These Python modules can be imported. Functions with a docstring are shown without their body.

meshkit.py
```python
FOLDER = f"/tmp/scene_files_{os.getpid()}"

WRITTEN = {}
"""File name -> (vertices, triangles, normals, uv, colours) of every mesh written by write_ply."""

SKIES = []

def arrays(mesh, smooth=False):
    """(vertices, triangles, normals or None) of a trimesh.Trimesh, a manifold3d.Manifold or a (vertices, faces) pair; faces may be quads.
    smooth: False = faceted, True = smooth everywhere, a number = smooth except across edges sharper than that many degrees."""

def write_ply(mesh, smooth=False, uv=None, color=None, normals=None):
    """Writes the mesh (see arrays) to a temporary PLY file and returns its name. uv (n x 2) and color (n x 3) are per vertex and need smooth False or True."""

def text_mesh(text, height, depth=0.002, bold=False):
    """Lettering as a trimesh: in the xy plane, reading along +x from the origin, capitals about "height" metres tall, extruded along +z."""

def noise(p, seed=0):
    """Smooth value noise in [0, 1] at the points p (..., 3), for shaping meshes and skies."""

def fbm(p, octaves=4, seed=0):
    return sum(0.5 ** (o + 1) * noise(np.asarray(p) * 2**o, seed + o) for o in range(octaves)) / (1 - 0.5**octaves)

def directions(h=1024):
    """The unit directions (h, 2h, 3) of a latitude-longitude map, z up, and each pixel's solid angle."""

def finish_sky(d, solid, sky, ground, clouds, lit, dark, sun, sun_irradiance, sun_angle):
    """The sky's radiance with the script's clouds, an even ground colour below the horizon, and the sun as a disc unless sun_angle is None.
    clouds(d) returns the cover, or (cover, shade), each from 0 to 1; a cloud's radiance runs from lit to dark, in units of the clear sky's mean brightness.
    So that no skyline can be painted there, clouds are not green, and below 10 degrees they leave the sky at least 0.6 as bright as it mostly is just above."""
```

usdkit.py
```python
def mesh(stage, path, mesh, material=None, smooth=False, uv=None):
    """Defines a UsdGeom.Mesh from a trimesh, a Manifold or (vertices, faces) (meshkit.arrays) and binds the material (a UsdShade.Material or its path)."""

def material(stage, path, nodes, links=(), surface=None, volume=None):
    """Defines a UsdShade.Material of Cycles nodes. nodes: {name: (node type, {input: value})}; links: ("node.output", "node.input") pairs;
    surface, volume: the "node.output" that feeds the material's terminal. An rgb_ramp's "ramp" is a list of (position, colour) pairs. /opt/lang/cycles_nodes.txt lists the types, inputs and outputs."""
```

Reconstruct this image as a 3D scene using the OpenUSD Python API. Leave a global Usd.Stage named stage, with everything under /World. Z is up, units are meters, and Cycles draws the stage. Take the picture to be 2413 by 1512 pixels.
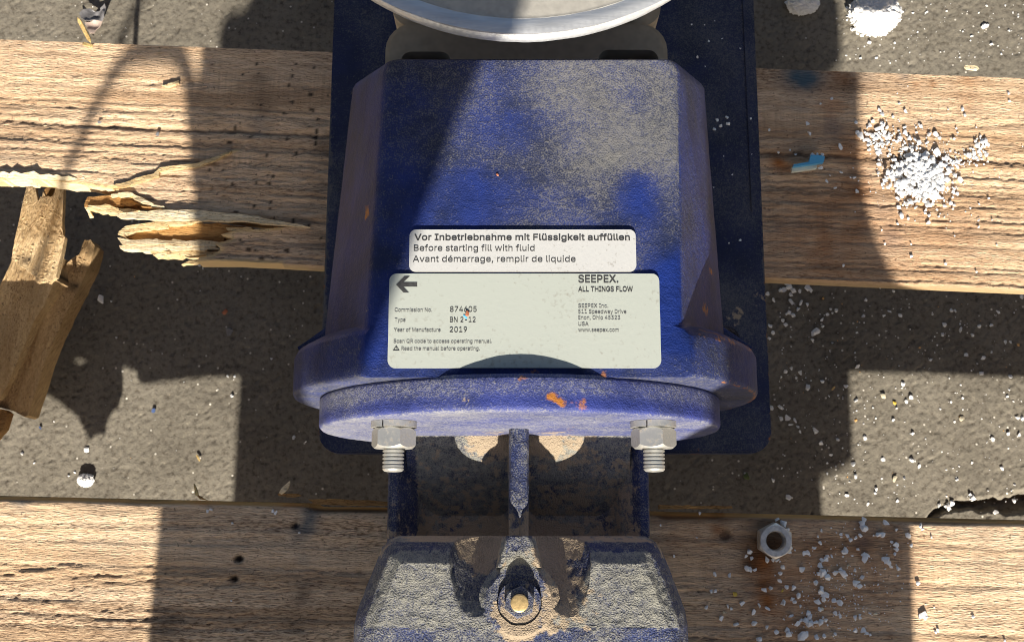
import math, random, numpy as np, trimesh, usdkit, meshkit
import manifold3d as m3
from manifold3d import Manifold, Mesh as MMesh, CrossSection
from shapely.geometry import Polygon, LineString, Point
from shapely import affinity
from pxr import Usd, UsdGeom, UsdLux, UsdShade, Gf, Sdf, Vt

stage = Usd.Stage.CreateInMemory()
UsdGeom.SetStageUpAxis(stage, 'Z'); UsdGeom.SetStageMetersPerUnit(stage, 1.0)
UsdGeom.Xform.Define(stage, '/World'); UsdGeom.Scope.Define(stage, '/World/Looks')
rng = np.random.default_rng(7); random.seed(7)

# ------------------------------------------------------------------ camera, sky, sun
F, D, H = 2600.0, 0.514, 0.144            # focal length in photo units, lens height above the boards, height of the board tops
ZC = D + H
TILT = math.atan((1257 - 756) / F)        # the phone leans a little towards the motor end
EXPOSURE = 1.0
SUN_E = math.radians(29.5)
cam = UsdGeom.Camera.Define(stage, '/World/camera')
cam.CreateHorizontalApertureAttr(36.0); cam.CreateFocalLengthAttr(36.0 * F / 2413.0)
cam.CreateClippingRangeAttr((0.02, 100.0)); cam.CreateFStopAttr(60.0); cam.CreateFocusDistanceAttr(0.37)
cam.CreateExposureAttr(EXPOSURE)
cam.AddTranslateOp().Set((0, 0, ZC)); cam.AddRotateXOp().Set(math.degrees(TILT))

sky_rot = math.pi
usdkit.material(stage, '/World/Looks/sky', {
    'sky': ('sky_texture', {'sky_type': 'single_scattering', 'sun_disc': False, 'sun_elevation': SUN_E, 'sun_rotation': sky_rot, 'aerosol_density': 3.4}),
    'bg': ('background_shader', {'strength': 0.05})}, [('sky.color', 'bg.color')], surface='bg.background')
dome = UsdLux.DomeLight.Define(stage, '/World/sky')
UsdShade.MaterialBindingAPI.Apply(dome.GetPrim()).Bind(UsdShade.Material.Get(stage, '/World/Looks/sky'))
dome.GetPrim().SetCustomDataByKey('kind', 'structure'); dome.GetPrim().SetCustomDataByKey('label', 'clear blue sky')
sun = UsdLux.DistantLight.Define(stage, '/World/sun')
sun.CreateIntensityAttr(1.25); sun.CreateAngleAttr(0.5); sun.CreateColorAttr((1.0, 0.93, 0.82)); sun.CreateNormalizeAttr(True)
sun.AddRotateXOp().Set(90 - math.degrees(SUN_E))        # from due south (-y), shining north and down
TANE = math.tan(SUN_E)

def P(x, y, z):
    """The point of the photo's ray (x, y of 2413 x 1512) that lies at height z above the ground."""
    u, v = (x - 1206.5) / F, (756 - y) / F
    d = (u, math.sin(TILT) + v * math.cos(TILT), -math.cos(TILT) + v * math.sin(TILT))
    t = (z - ZC) / d[2]
    return np.array([d[0] * t, d[1] * t, z])
def PX(pts, z): return [tuple(P(x, y, z)[:2]) for x, y in pts]

# ------------------------------------------------------------------ scene helpers
ORIGIN, COUNT = {}, {}
def numbered(path):
    n = COUNT.get(path, 0); COUNT[path] = n + 1
    return path if n == 0 else f'{path}_{n:03d}'
def tag(prim, label=None, cat=None, group=None, kind=None):
    for k, v in (('label', label), ('category', cat), ('group', group), ('kind', kind)):
        if v: prim.SetCustomDataByKey(k, v)
    return prim
def thing(name, label, cat, loc, group=None):
    path = numbered('/World/' + name)
    x = UsdGeom.Xform.Define(stage, path); x.AddTranslateOp().Set(tuple(map(float, loc)))
    ORIGIN[path] = np.array(loc, float)
    return tag(x.GetPrim(), label, cat, group)
def obj(name, mesh, mat, parent=None, smooth=35, attrs=None, **tags):
    base = str(parent.GetPath()) if parent else '/World'
    path = numbered(base + '/' + name)
    v, f, n = meshkit.arrays(mesh, smooth)
    o = ORIGIN.get(base, np.zeros(3))
    m = usdkit.mesh(stage, path, (v, f), '/World/Looks/' + mat)
    if parent is None:
        o = (v.min(0) + v.max(0)) / 2; o[2] = v[:, 2].min()
        m.AddTranslateOp().Set(tuple(map(float, o)))
    ORIGIN[path] = o
    m.GetPointsAttr().Set(Vt.Vec3fArray.FromNumpy((v - o).astype(np.float32)))
    if n is not None:
        m.CreateNormalsAttr(Vt.Vec3fArray.FromNumpy(n.astype(np.float32))); m.SetNormalsInterpolation('vertex')
    for k, fn in (attrs or {}).items():
        a = np.clip(fn(v), 0, 1).astype(np.float32)
        UsdGeom.PrimvarsAPI(m).CreatePrimvar(k, Sdf.ValueTypeNames.FloatArray, 'vertex').Set(Vt.FloatArray.FromNumpy(a))
    return tag(m.GetPrim(), **tags)
def man(v, f): return Manifold(MMesh(np.asarray(v, np.float32), np.asarray(f, np.uint32)))
def tri(m):
    k = m.to_mesh(); return trimesh.Trimesh(k.vert_properties[:, :3], k.tri_verts, process=False)
def hullpts(p): return Manifold.hull_points(np.asarray(p, np.float32))
def prism(poly, z0, z1):
    """A shapely polygon as a Manifold between two heights."""
    rings = [np.asarray(poly.exterior.coords)[:-1]] + [np.asarray(i.coords)[:-1] for i in poly.interiors]
    return Manifold.extrude(CrossSection(rings, m3.FillRule.EvenOdd), z1 - z0).translate((0, 0, z0))
def fbm(p, o=4, seed=0): return meshkit.fbm(p, o, seed)
def xy(v, s, seed=0, o=4, sx=1.0, sy=1.0):
    q = np.column_stack([v[:, 0] * s * sx, v[:, 1] * s * sy, v[:, 2] * s]); return fbm(q, o, seed)
def blob(v, c, r, z=None):
    """Soft round patch about the point c on the surface."""
    d = (v[:, 0] - c[0]) ** 2 + (v[:, 1] - c[1]) ** 2
    return np.exp(-d / (r * r))
def rough(m, edge, amp, scale, seed=0, o=3):
    """Refine a Manifold and push its skin in and out by noise: cast surfaces."""
    t = tri(m.refine_to_length(edge)); t.merge_vertices()
    n = t.vertex_normals
    t.vertices = t.vertices + n * ((xy(t.vertices, scale, seed, o) - 0.5) * 2 * amp)[:, None]
    return t

# ------------------------------------------------------------------ materials
def mat(name, nodes, links, surface='p.BSDF'):
    usdkit.material(stage, '/World/Looks/' + name, nodes, links, surface=surface)
def wood(name, light, dark, angle, off, fresh=(0.80, 0.62, 0.34), dirt=(0.07, 0.05, 0.035), blue=(0.06, 0.10, 0.13), tick=(0.42, 0.36, 0.32)):
    mat(name, {
        'g': ('geometry', {}),
        'map': ('mapping', {'location': (off, off * 0.37, 0), 'rotation': (0, 0, -angle), 'scale': (1, 1, 1)}),
        'st': ('mapping', {'scale': (1.0, 7.0, 7.0)}),
        'st2': ('mapping', {'scale': (0.05, 1.0, 0.15)}),
        'fib': ('noise_texture', {'scale': 120.0, 'detail': 5.0, 'roughness': 0.62, 'distortion': 0.25}),
        'fine': ('noise_texture', {'scale': 380.0, 'detail': 4.0, 'roughness': 0.7}),
        'ring': ('noise_texture', {'scale': 110.0, 'detail': 2.0, 'roughness': 0.5}),
        'blot': ('noise_texture', {'scale': 26.0, 'detail': 5.0, 'roughness': 0.6}),
        'speck': ('noise_texture', {'scale': 480.0, 'detail': 2.0, 'roughness': 0.5}),
        'rf': ('rgb_ramp', {'ramp': [(0.28, dark), (0.50, tuple(0.5 * (a + b) for a, b in zip(light, dark))), (0.66, light)]}),
        'rr': ('rgb_ramp', {'ramp': [(0.34, (0.62, 0.56, 0.50)), (0.55, (1, 1, 1)), (0.75, (1.0, 0.97, 0.92))]}),
        'rb': ('rgb_ramp', {'ramp': [(0.3, (0.80, 0.80, 0.82)), (0.6, (1.05, 1.03, 1.0))]}),
        'rs': ('rgb_ramp', {'ramp': [(0.27, (1, 1, 1)), (0.33, (0, 0, 0))]}),
        'm1': ('mix_color', {'blend_type': 'multiply', 'fac': 0.8}),
        'm2': ('mix_color', {'blend_type': 'multiply', 'fac': 1.0}),
        'ms': ('mix_color', {'b': dirt}),
        'msf': ('math', {'math_type': 'multiply', 'value2': 0.65}),
        'fr': ('attribute', {'attribute': 'fresh'}), 'gr': ('attribute', {'attribute': 'groove'}),
        'sn': ('attribute', {'attribute': 'stain'}), 'bl': ('attribute', {'attribute': 'bluestain'}), 'ru': ('attribute', {'attribute': 'rust'}),
        'frc': ('mix_color', {'blend_type': 'multiply', 'fac': 0.45, 'a': fresh}),
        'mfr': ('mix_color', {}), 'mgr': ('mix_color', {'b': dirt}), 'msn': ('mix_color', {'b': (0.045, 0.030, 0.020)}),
        'mbl': ('mix_color', {'b': blue}), 'mru': ('mix_color', {'b': (0.30, 0.11, 0.03)}),
        'tk': ('mapping', {'scale': (1.0, 5.5, 5.5)}), 'tick': ('noise_texture', {'scale': 330.0, 'detail': 2.0, 'roughness': 0.5, 'distortion': 0.4}), 'tb': ('noise_texture', {'scale': 60.0, 'detail': 2.0}),
        'tsum': ('math', {'math_type': 'multiply_add', 'value2': 0.55}),
        'rt': ('rgb_ramp', {'ramp': [(0.50, tick), (0.60, tuple(0.4 + 0.6 * a for a in tick)), (0.72, (1, 1, 1))]}),
        'm3': ('mix_color', {'blend_type': 'multiply', 'fac': 1.0}), 'swm': ('mapping', {'scale': (9.0, 0.5, 1.0)}), 'saw': ('noise_texture', {'scale': 85.0, 'detail': 3.0, 'roughness': 0.6}), 'rsw': ('rgb_ramp', {'ramp': [(0.34, (0.74, 0.72, 0.71)), (0.6, (1.04, 1.03, 1.02))]}), 'm4': ('mix_color', {'blend_type': 'multiply', 'fac': 0.0}), 'swf': ('map_range', {'from_min': 0.50, 'from_max': 0.62, 'to_min': 0.0, 'to_max': 0.6, 'clamp': True}),
        'hsum': ('math', {'math_type': 'add'}), 'hs2': ('math', {'math_type': 'multiply_add', 'value2': 1.6}),
        'bump': ('bump', {'strength': 0.75, 'distance': 0.0007}),
        'p': ('principled_bsdf', {'roughness': 0.78, 'specular_ior_level': 0.25})},
        [('g.position', 'map.vector'), ('map.vector', 'st.vector'), ('map.vector', 'st2.vector'), ('st.vector', 'fib.vector'), ('st.vector', 'fine.vector'),
         ('st2.vector', 'ring.vector'), ('map.vector', 'blot.vector'), ('map.vector', 'speck.vector'),
         ('fib.fac', 'rf.fac'), ('ring.fac', 'rr.fac'), ('blot.fac', 'rb.fac'), ('speck.fac', 'rs.fac'),
         ('rf.color', 'm1.a'), ('rr.color', 'm1.b'), ('m1.result', 'm2.a'), ('rb.color', 'm2.b'),
         ('rs.color', 'msf.value1'), ('msf.value', 'ms.fac'), ('map.vector', 'tk.vector'), ('tk.vector', 'tick.vector'), ('st2.vector', 'tb.vector'), ('tb.fac', 'tsum.value1'), ('tick.fac', 'tsum.value3'), ('tsum.value', 'rt.fac'), ('m2.result', 'm3.a'), ('rt.color', 'm3.b'), ('map.vector', 'swm.vector'), ('swm.vector', 'saw.vector'), ('saw.fac', 'rsw.fac'), ('m3.result', 'm4.a'), ('rsw.color', 'm4.b'), ('tb.fac', 'swf.value'), ('swf.result', 'm4.fac'), ('m4.result', 'ms.a'),
         ('rf.color', 'frc.b'), ('frc.result', 'mfr.b'),
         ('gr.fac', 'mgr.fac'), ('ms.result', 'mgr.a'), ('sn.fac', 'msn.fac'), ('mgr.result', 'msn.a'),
         ('bl.fac', 'mbl.fac'), ('msn.result', 'mbl.a'), ('ru.fac', 'mru.fac'), ('mbl.result', 'mru.a'),
         ('fr.fac', 'mfr.fac'), ('mru.result', 'mfr.a'),
         ('mfr.result', 'p.base_color'), ('fib.fac', 'hsum.value1'), ('fine.fac', 'hsum.value2'), ('tick.fac', 'hs2.value1'), ('hsum.value', 'hs2.value3'), ('hs2.value', 'bump.height'), ('bump.normal', 'p.normal')])
ANG_U, ANG_L = math.atan(-0.0455), math.atan(-0.0234)
wood('upper_board_wood', (0.78, 0.59, 0.405), (0.56, 0.38, 0.235), ANG_U, 3.1)
wood('lower_board_wood', (0.86, 0.665, 0.455), (0.61, 0.43, 0.275), ANG_L, 9.7, fresh=(0.70, 0.44, 0.17), tick=(0.30, 0.25, 0.22))
wood('broken_wood', (0.68, 0.50, 0.28), (0.46, 0.31, 0.15), math.radians(72), 5.3)
wood('fresh_wood', (0.86, 0.70, 0.42), (0.62, 0.42, 0.19), ANG_U, 1.9)
wood('pale_wood', (0.90, 0.80, 0.58), (0.74, 0.58, 0.34), ANG_U, 2.9)
wood('orange_wood', (0.58, 0.35, 0.13), (0.36, 0.19, 0.07), ANG_U, 4.9)
wood('pale_split', (0.78, 0.60, 0.36), (0.56, 0.39, 0.20), math.radians(74), 8.1)
wood('split_wood', (0.60, 0.42, 0.22), (0.40, 0.26, 0.125), math.radians(66), 7.3)
wood('straw', (0.80, 0.62, 0.28), (0.55, 0.38, 0.15), 1.2, 0.9)

mat('concrete', {
    'g': ('geometry', {}),
    'n1': ('noise_texture', {'scale': 14.0, 'detail': 6.0, 'roughness': 0.6}),
    'n2': ('noise_texture', {'scale': 330.0, 'detail': 4.0, 'roughness': 0.65}),
    'n3': ('noise_texture', {'scale': 900.0, 'detail': 2.0}),
    'v': ('voronoi_texture', {'scale': 260.0}),
    'r1': ('rgb_ramp', {'ramp': [(0.28, (0.128, 0.113, 0.090)), (0.5, (0.176, 0.157, 0.125)), (0.72, (0.224, 0.201, 0.162))]}),
    'r2': ('rgb_ramp', {'ramp': [(0.30, (0.50, 0.47, 0.44)), (0.48, (1, 1, 1)), (0.66, (1.15, 1.15, 1.12)), (0.76, (1.7, 1.68, 1.62))]}),
    'rv': ('rgb_ramp', {'ramp': [(0.0, (1, 1, 1)), (0.12, (1, 1, 1)), (0.2, (0, 0, 0))]}),
    'cv': ('math', {'math_type': 'greater_than', 'value2': 0.86}),
    'sep': ('separate_color', {}),
    'mv': ('math', {'math_type': 'multiply'}),
    'mm': ('mix_color', {'blend_type': 'multiply', 'fac': 1.0}),
    'mw': ('mix_color', {'b': (0.62, 0.58, 0.50)}),
    'add': ('math', {'math_type': 'add'}),
    'bump': ('bump', {'strength': 0.5, 'distance': 0.0005}),
    'p': ('principled_bsdf', {'roughness': 0.85, 'specular_ior_level': 0.3})},
    [('g.position', 'n1.vector'), ('g.position', 'n2.vector'), ('g.position', 'n3.vector'), ('g.position', 'v.vector'),
     ('n1.fac', 'r1.fac'), ('n2.fac', 'r2.fac'), ('r1.color', 'mm.a'), ('r2.color', 'mm.b'),
     ('v.distance', 'rv.fac'), ('v.color', 'sep.color'), ('sep.r', 'cv.value1'), ('rv.color', 'mv.value1'), ('cv.value', 'mv.value2'), ('mv.value', 'mw.fac'),
     ('mm.result', 'mw.a'), ('mw.result', 'p.base_color'), ('n2.fac', 'add.value1'), ('n3.fac', 'add.value2'), ('add.value', 'bump.height'), ('bump.normal', 'p.normal')])

def paint(name, blue=(0.012, 0.022, 0.15), dark=(0.008, 0.013, 0.075), rough_=0.48, bump=0.55, dist=0.0005, coarse=520.0, da=(0.088, 0.096, 0.110), db=(0.235, 0.220, 0.190), film=(0.078, 0.080, 0.086), mudc=(0.36, 0.28, 0.19)):
    """Blue enamel on cast iron; dust, mud and rust lie where the mesh says so."""
    mat(name, {
        'g': ('geometry', {}),
        'n1': ('noise_texture', {'scale': 1900.0, 'detail': 1.5, 'roughness': 0.5}),
        'n2': ('noise_texture', {'scale': coarse, 'detail': 3.0, 'roughness': 0.6}),
        'n3': ('noise_texture', {'scale': 55.0, 'detail': 5.0, 'roughness': 0.6}),
        'n4': ('noise_texture', {'scale': 260.0, 'detail': 4.0, 'roughness': 0.65}),
        'rb': ('rgb_ramp', {'ramp': [(0.35, dark), (0.62, blue)]}),
        'du': ('attribute', {'attribute': 'dust'}), 'mu': ('attribute', {'attribute': 'mud'}), 'ru': ('attribute', {'attribute': 'rust'}), 'we': ('attribute', {'attribute': 'wear'}),
        'sp': ('math', {'math_type': 'multiply_add', 'value2': 0.80, 'value3': -0.09}),
        'sp2': ('math', {'math_type': 'multiply_add', 'value2': 0.38}),
        'da': ('math', {'math_type': 'add'}),
        'dm': ('map_range', {'from_min': 0.84, 'from_max': 1.22, 'to_max': 0.80, 'clamp': True, 'range_type': 'smoothstep'}),
        'mf': ('math', {'math_type': 'multiply_add', 'value2': 0.55}), 'ma': ('math', {'math_type': 'add'}),
        'mm': ('map_range', {'from_min': 0.86, 'from_max': 0.98, 'clamp': True, 'range_type': 'smoothstep'}),
        'mmx': ('math', {'math_type': 'multiply', 'value2': 0.9}),
        'ra': ('math', {'math_type': 'add'}), 'rm': ('map_range', {'from_min': 0.84, 'from_max': 1.02, 'clamp': True}),
        'wa': ('math', {'math_type': 'add'}), 'wm': ('map_range', {'from_min': 0.86, 'from_max': 1.0, 'clamp': True}),
        'dc': ('mix_color', {'a': da, 'b': db}), 'flm': ('map_range', {'from_min': 0.18, 'from_max': 0.70, 'to_min': 0.0, 'to_max': 0.62, 'clamp': True}), 'c9': ('mix_color', {'b': film}),
        'c1': ('mix_color', {}), 'c2': ('mix_color', {'b': mudc}), 'c3': ('mix_color', {'b': (0.38, 0.15, 0.035)}), 'c0': ('mix_color', {'b': (0.13, 0.12, 0.11)}),
        'hs': ('math', {'math_type': 'multiply_add', 'value2': 1.4}),
        'rg': ('map_range', {'from_min': 0, 'from_max': 1, 'to_min': rough_, 'to_max': 0.85}),
        'bump': ('bump', {'strength': bump, 'distance': dist}),
        'p': ('principled_bsdf', {'specular_ior_level': 0.35, 'ior': 1.28})},
        [('g.position', f'{n}.vector') for n in ('n1', 'n2', 'n3', 'n4')] + [
         ('n3.fac', 'rb.fac'), ('n1.fac', 'sp.value1'), ('n2.fac', 'sp2.value1'), ('sp.value', 'sp2.value3'),
         ('sp2.value', 'da.value1'), ('du.fac', 'da.value2'), ('da.value', 'dm.value'),
         ('n4.fac', 'ma.value1'), ('mu.fac', 'ma.value2'), ('ma.value', 'mm.value'), ('mm.result', 'mmx.value1'),
         ('n4.fac', 'ra.value1'), ('ru.fac', 'ra.value2'), ('ra.value', 'rm.value'), ('n4.fac', 'wa.value1'), ('we.fac', 'wa.value2'), ('wa.value', 'wm.value'),
         ('n2.fac', 'dc.fac'), ('rb.color', 'c0.a'), ('wm.result', 'c0.fac'), ('du.fac', 'flm.value'), ('flm.result', 'c9.fac'), ('c0.result', 'c9.a'), ('c9.result', 'c1.a'), ('dc.result', 'c1.b'), ('dm.result', 'c1.fac'), ('c1.result', 'c2.a'), ('mmx.value', 'c2.fac'),
         ('c2.result', 'c3.a'), ('rm.result', 'c3.fac'), ('c3.result', 'p.base_color'),
         ('n2.fac', 'hs.value1'), ('n1.fac', 'hs.value3'), ('hs.value', 'bump.height'), ('bump.normal', 'p.normal'),
         ('dm.result', 'rg.value'), ('rg.result', 'p.roughness')])
paint('blue_paint', blue=(0.011, 0.028, 0.165), dark=(0.007, 0.015, 0.066))
paint('flange_paint', blue=(0.030, 0.046, 0.225), dark=(0.018, 0.028, 0.125), film=(0.125, 0.132, 0.175), da=(0.14, 0.147, 0.175), db=(0.33, 0.32, 0.30))
paint('casing_paint', da=(0.14, 0.143, 0.132), db=(0.40, 0.38, 0.30), bump=0.8, dist=0.0009, coarse=380.0, blue=(0.010, 0.026, 0.125), dark=(0.006, 0.013, 0.055))
paint('plate_paint', blue=(0.020, 0.028, 0.085), dark=(0.015, 0.021, 0.055), rough_=0.45, bump=0.3, film=(0.060, 0.062, 0.075), da=(0.08, 0.083, 0.095), db=(0.15, 0.15, 0.15))

def simple(name, color, rough_=0.6, metal=0.0, var=0.18, scale=220.0, bump=0.3, dist=0.0004, spec=0.4, stretch=(1, 1, 1)):
    c0, c1 = tuple(c * (1 - var) for c in color), tuple(min(c * (1 + var), 1) for c in color)
    mat(name, {'g': ('geometry', {}), 'mp': ('mapping', {'scale': stretch}), 'n': ('noise_texture', {'scale': scale, 'detail': 4.0, 'roughness': 0.6}),
               'r': ('rgb_ramp', {'ramp': [(0.32, c0), (0.68, c1)]}),
               'rr': ('map_range', {'to_min': rough_ - 0.1, 'to_max': rough_ + 0.12}),
               'b': ('bump', {'strength': bump, 'distance': dist}), 'p': ('principled_bsdf', {'metallic': metal, 'specular_ior_level': spec})},
        [('g.position', 'mp.vector'), ('mp.vector', 'n.vector'), ('n.fac', 'r.fac'), ('r.color', 'p.base_color'), ('n.fac', 'rr.value'), ('rr.result', 'p.roughness'), ('n.fac', 'b.height'), ('b.normal', 'p.normal')])
def grimy(name, color, dirt, rough_, metal, a0, a1, scale, big):
    """A surface with specks and smears of dirt."""
    mat(name, {'g': ('geometry', {}), 'n': ('noise_texture', {'scale': scale, 'detail': 3.0, 'roughness': 0.6}), 'n2': ('noise_texture', {'scale': big, 'detail': 5.0, 'roughness': 0.65}),
               's': ('math', {'math_type': 'multiply_add', 'value2': 0.6}), 'r': ('map_range', {'from_min': a0, 'from_max': a1, 'to_max': 0.8, 'clamp': True}),
               'm': ('mix_color', {'a': color, 'b': dirt}), 'rr': ('map_range', {'to_min': rough_, 'to_max': 0.8}), 'mt': ('map_range', {'to_min': metal, 'to_max': 0.0}),
               'b': ('bump', {'strength': 0.2, 'distance': 0.0002}), 'p': ('principled_bsdf', {'specular_ior_level': 0.4})},
        [('g.position', 'n.vector'), ('g.position', 'n2.vector'), ('n2.fac', 's.value1'), ('n.fac', 's.value3'), ('s.value', 'r.value'), ('r.result', 'm.fac'), ('m.result', 'p.base_color'),
         ('r.result', 'rr.value'), ('rr.result', 'p.roughness'), ('r.result', 'mt.value'), ('mt.result', 'p.metallic'), ('n.fac', 'b.height'), ('b.normal', 'p.normal')])
grimy('white_label', (0.50, 0.50, 0.485), (0.20, 0.18, 0.15), 0.4, 0, 0.93, 1.12, 900, 70)
grimy('grey_label', (0.405, 0.43, 0.385), (0.24, 0.22, 0.18), 0.38, 0, 0.90, 1.16, 700, 50)
grimy('zinc', (0.52, 0.515, 0.48), (0.20, 0.15, 0.10), 0.40, 0.7, 0.84, 1.05, 700, 260)
simple('label_ink', (0.045, 0.045, 0.045), 0.55, var=0.25, scale=900)
simple('label_ink_grey', (0.11, 0.11, 0.11), 0.55, var=0.25, scale=900)
simple('steel_nut', (0.66, 0.62, 0.56), 0.36, 0.6, 0.15, 420, 0.25)
simple('brass', (0.62, 0.44, 0.20), 0.42, 0.55, 0.2, 900, 0.3)
simple('cover_top', (0.36, 0.34, 0.30), 0.5, 0.0, 0.10, 380, 0.25, 0.0003, stretch=(1, 1, 1))
simple('cover_rim', (0.60, 0.61, 0.62), 0.36, 0.55, 0.10, 160, 0.35, 0.0004, stretch=(0.4, 3, 3))
simple('beige_casting', (0.44, 0.365, 0.26), 0.6, 0.0, 0.12, 240, 0.35)
simple('black_gap', (0.015, 0.014, 0.013), 0.8)
simple('salt', (0.78, 0.775, 0.76), 0.55, 0.0, 0.07, 700, 0.4, 0.0004)
simple('salt_cream', (0.74, 0.66, 0.48), 0.55, 0.0, 0.08, 700, 0.4)
simple('salt_orange', (0.62, 0.34, 0.12), 0.55, 0.0, 0.1, 700, 0.4)
simple('grit_yellow', (0.60, 0.42, 0.06), 0.5)
simple('blue_plastic', (0.10, 0.38, 0.62), 0.4, 0, 0.08)
simple('pale_plastic', (0.72, 0.74, 0.62), 0.4, 0, 0.08)
simple('grey_flake', (0.17, 0.165, 0.17), 0.5, 0, 0.25, 160)
simple('pink_flake', (0.42, 0.33, 0.28), 0.6, 0, 0.15, 160)
simple('blue_chip', (0.05, 0.085, 0.20), 0.5)
simple('red_chip', (0.45, 0.16, 0.08), 0.5)
simple('green_leaf', (0.10, 0.13, 0.04), 0.5)
simple('dark_cloth', (0.045, 0.05, 0.07), 0.9)
simple('skin', (0.45, 0.28, 0.20), 0.6)
simple('boot_leather', (0.07, 0.045, 0.03), 0.6)

# ------------------------------------------------------------------ ground
CRACK = LineString(PX([(2188, 1222), (2221, 1198), (2240, 1193), (2255, 1189), (2290, 1188), (2324, 1191), (2349, 1183), (2370, 1190), (2413, 1180), (2470, 1176), (2560, 1186)], 0))
def axis(a, b, step, far):
    mid = np.arange(a, b + step / 2, step); out = np.geomspace(0.004, far, 14)
    return np.concatenate([a - out[::-1], mid, b + out])
gx, gy = axis(-0.345, 0.345, 0.0011, 6.0), axis(-0.075, 0.35, 0.0011, 6.0)
GX, GY = np.meshgrid(gx, gy)
gv = np.column_stack([GX.ravel(), GY.ravel(), np.zeros(GX.size)])
inside = (np.abs(gv[:, 0]) < 0.36) & (gv[:, 1] > -0.09) & (gv[:, 1] < 0.365)
q = gv[inside]
h = (xy(q, 30, 3, 4) - 0.5) * 0.0007 + (xy(q, 480, 5, 3) - 0.5) * 0.0007
pits = xy(q, 420, 9, 2); h -= np.clip(pits - 0.66, 0, 1) * 0.003
cq = np.array(CRACK.coords); dd = np.full(len(q), 9.0); tt = np.zeros(len(q))
for a, b in zip(cq[:-1], cq[1:]):
    ab = b - a; t = np.clip(((q[:, :2] - a) @ ab) / (ab @ ab), 0, 1); d_ = np.linalg.norm(q[:, :2] - a - t[:, None] * ab, axis=1)
    dd = np.minimum(dd, d_)
wid = 0.0012 + 0.0026 * np.clip((q[:, 0] - 0.245) / 0.05, 0, 1) * (0.4 + 1.2 * xy(q, 60, 21, 3))
dd = dd + (xy(q, 300, 23, 3) - 0.5) * 0.003
h -= 0.010 * np.clip(1.5 - dd / wid, 0, 1)
gv[inside, 2] = h - 0.0006
ny, nx = GX.shape
ii = (np.arange(ny - 1)[:, None] * nx + np.arange(nx - 1)[None]).ravel()
gf = np.vstack([np.column_stack([ii, ii + 1, ii + nx + 1]), np.column_stack([ii, ii + nx + 1, ii + nx])])
obj('ground', (gv, gf), 'concrete', smooth=True, label='grey brown concrete ground with grit and a crack', kind='structure')

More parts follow.
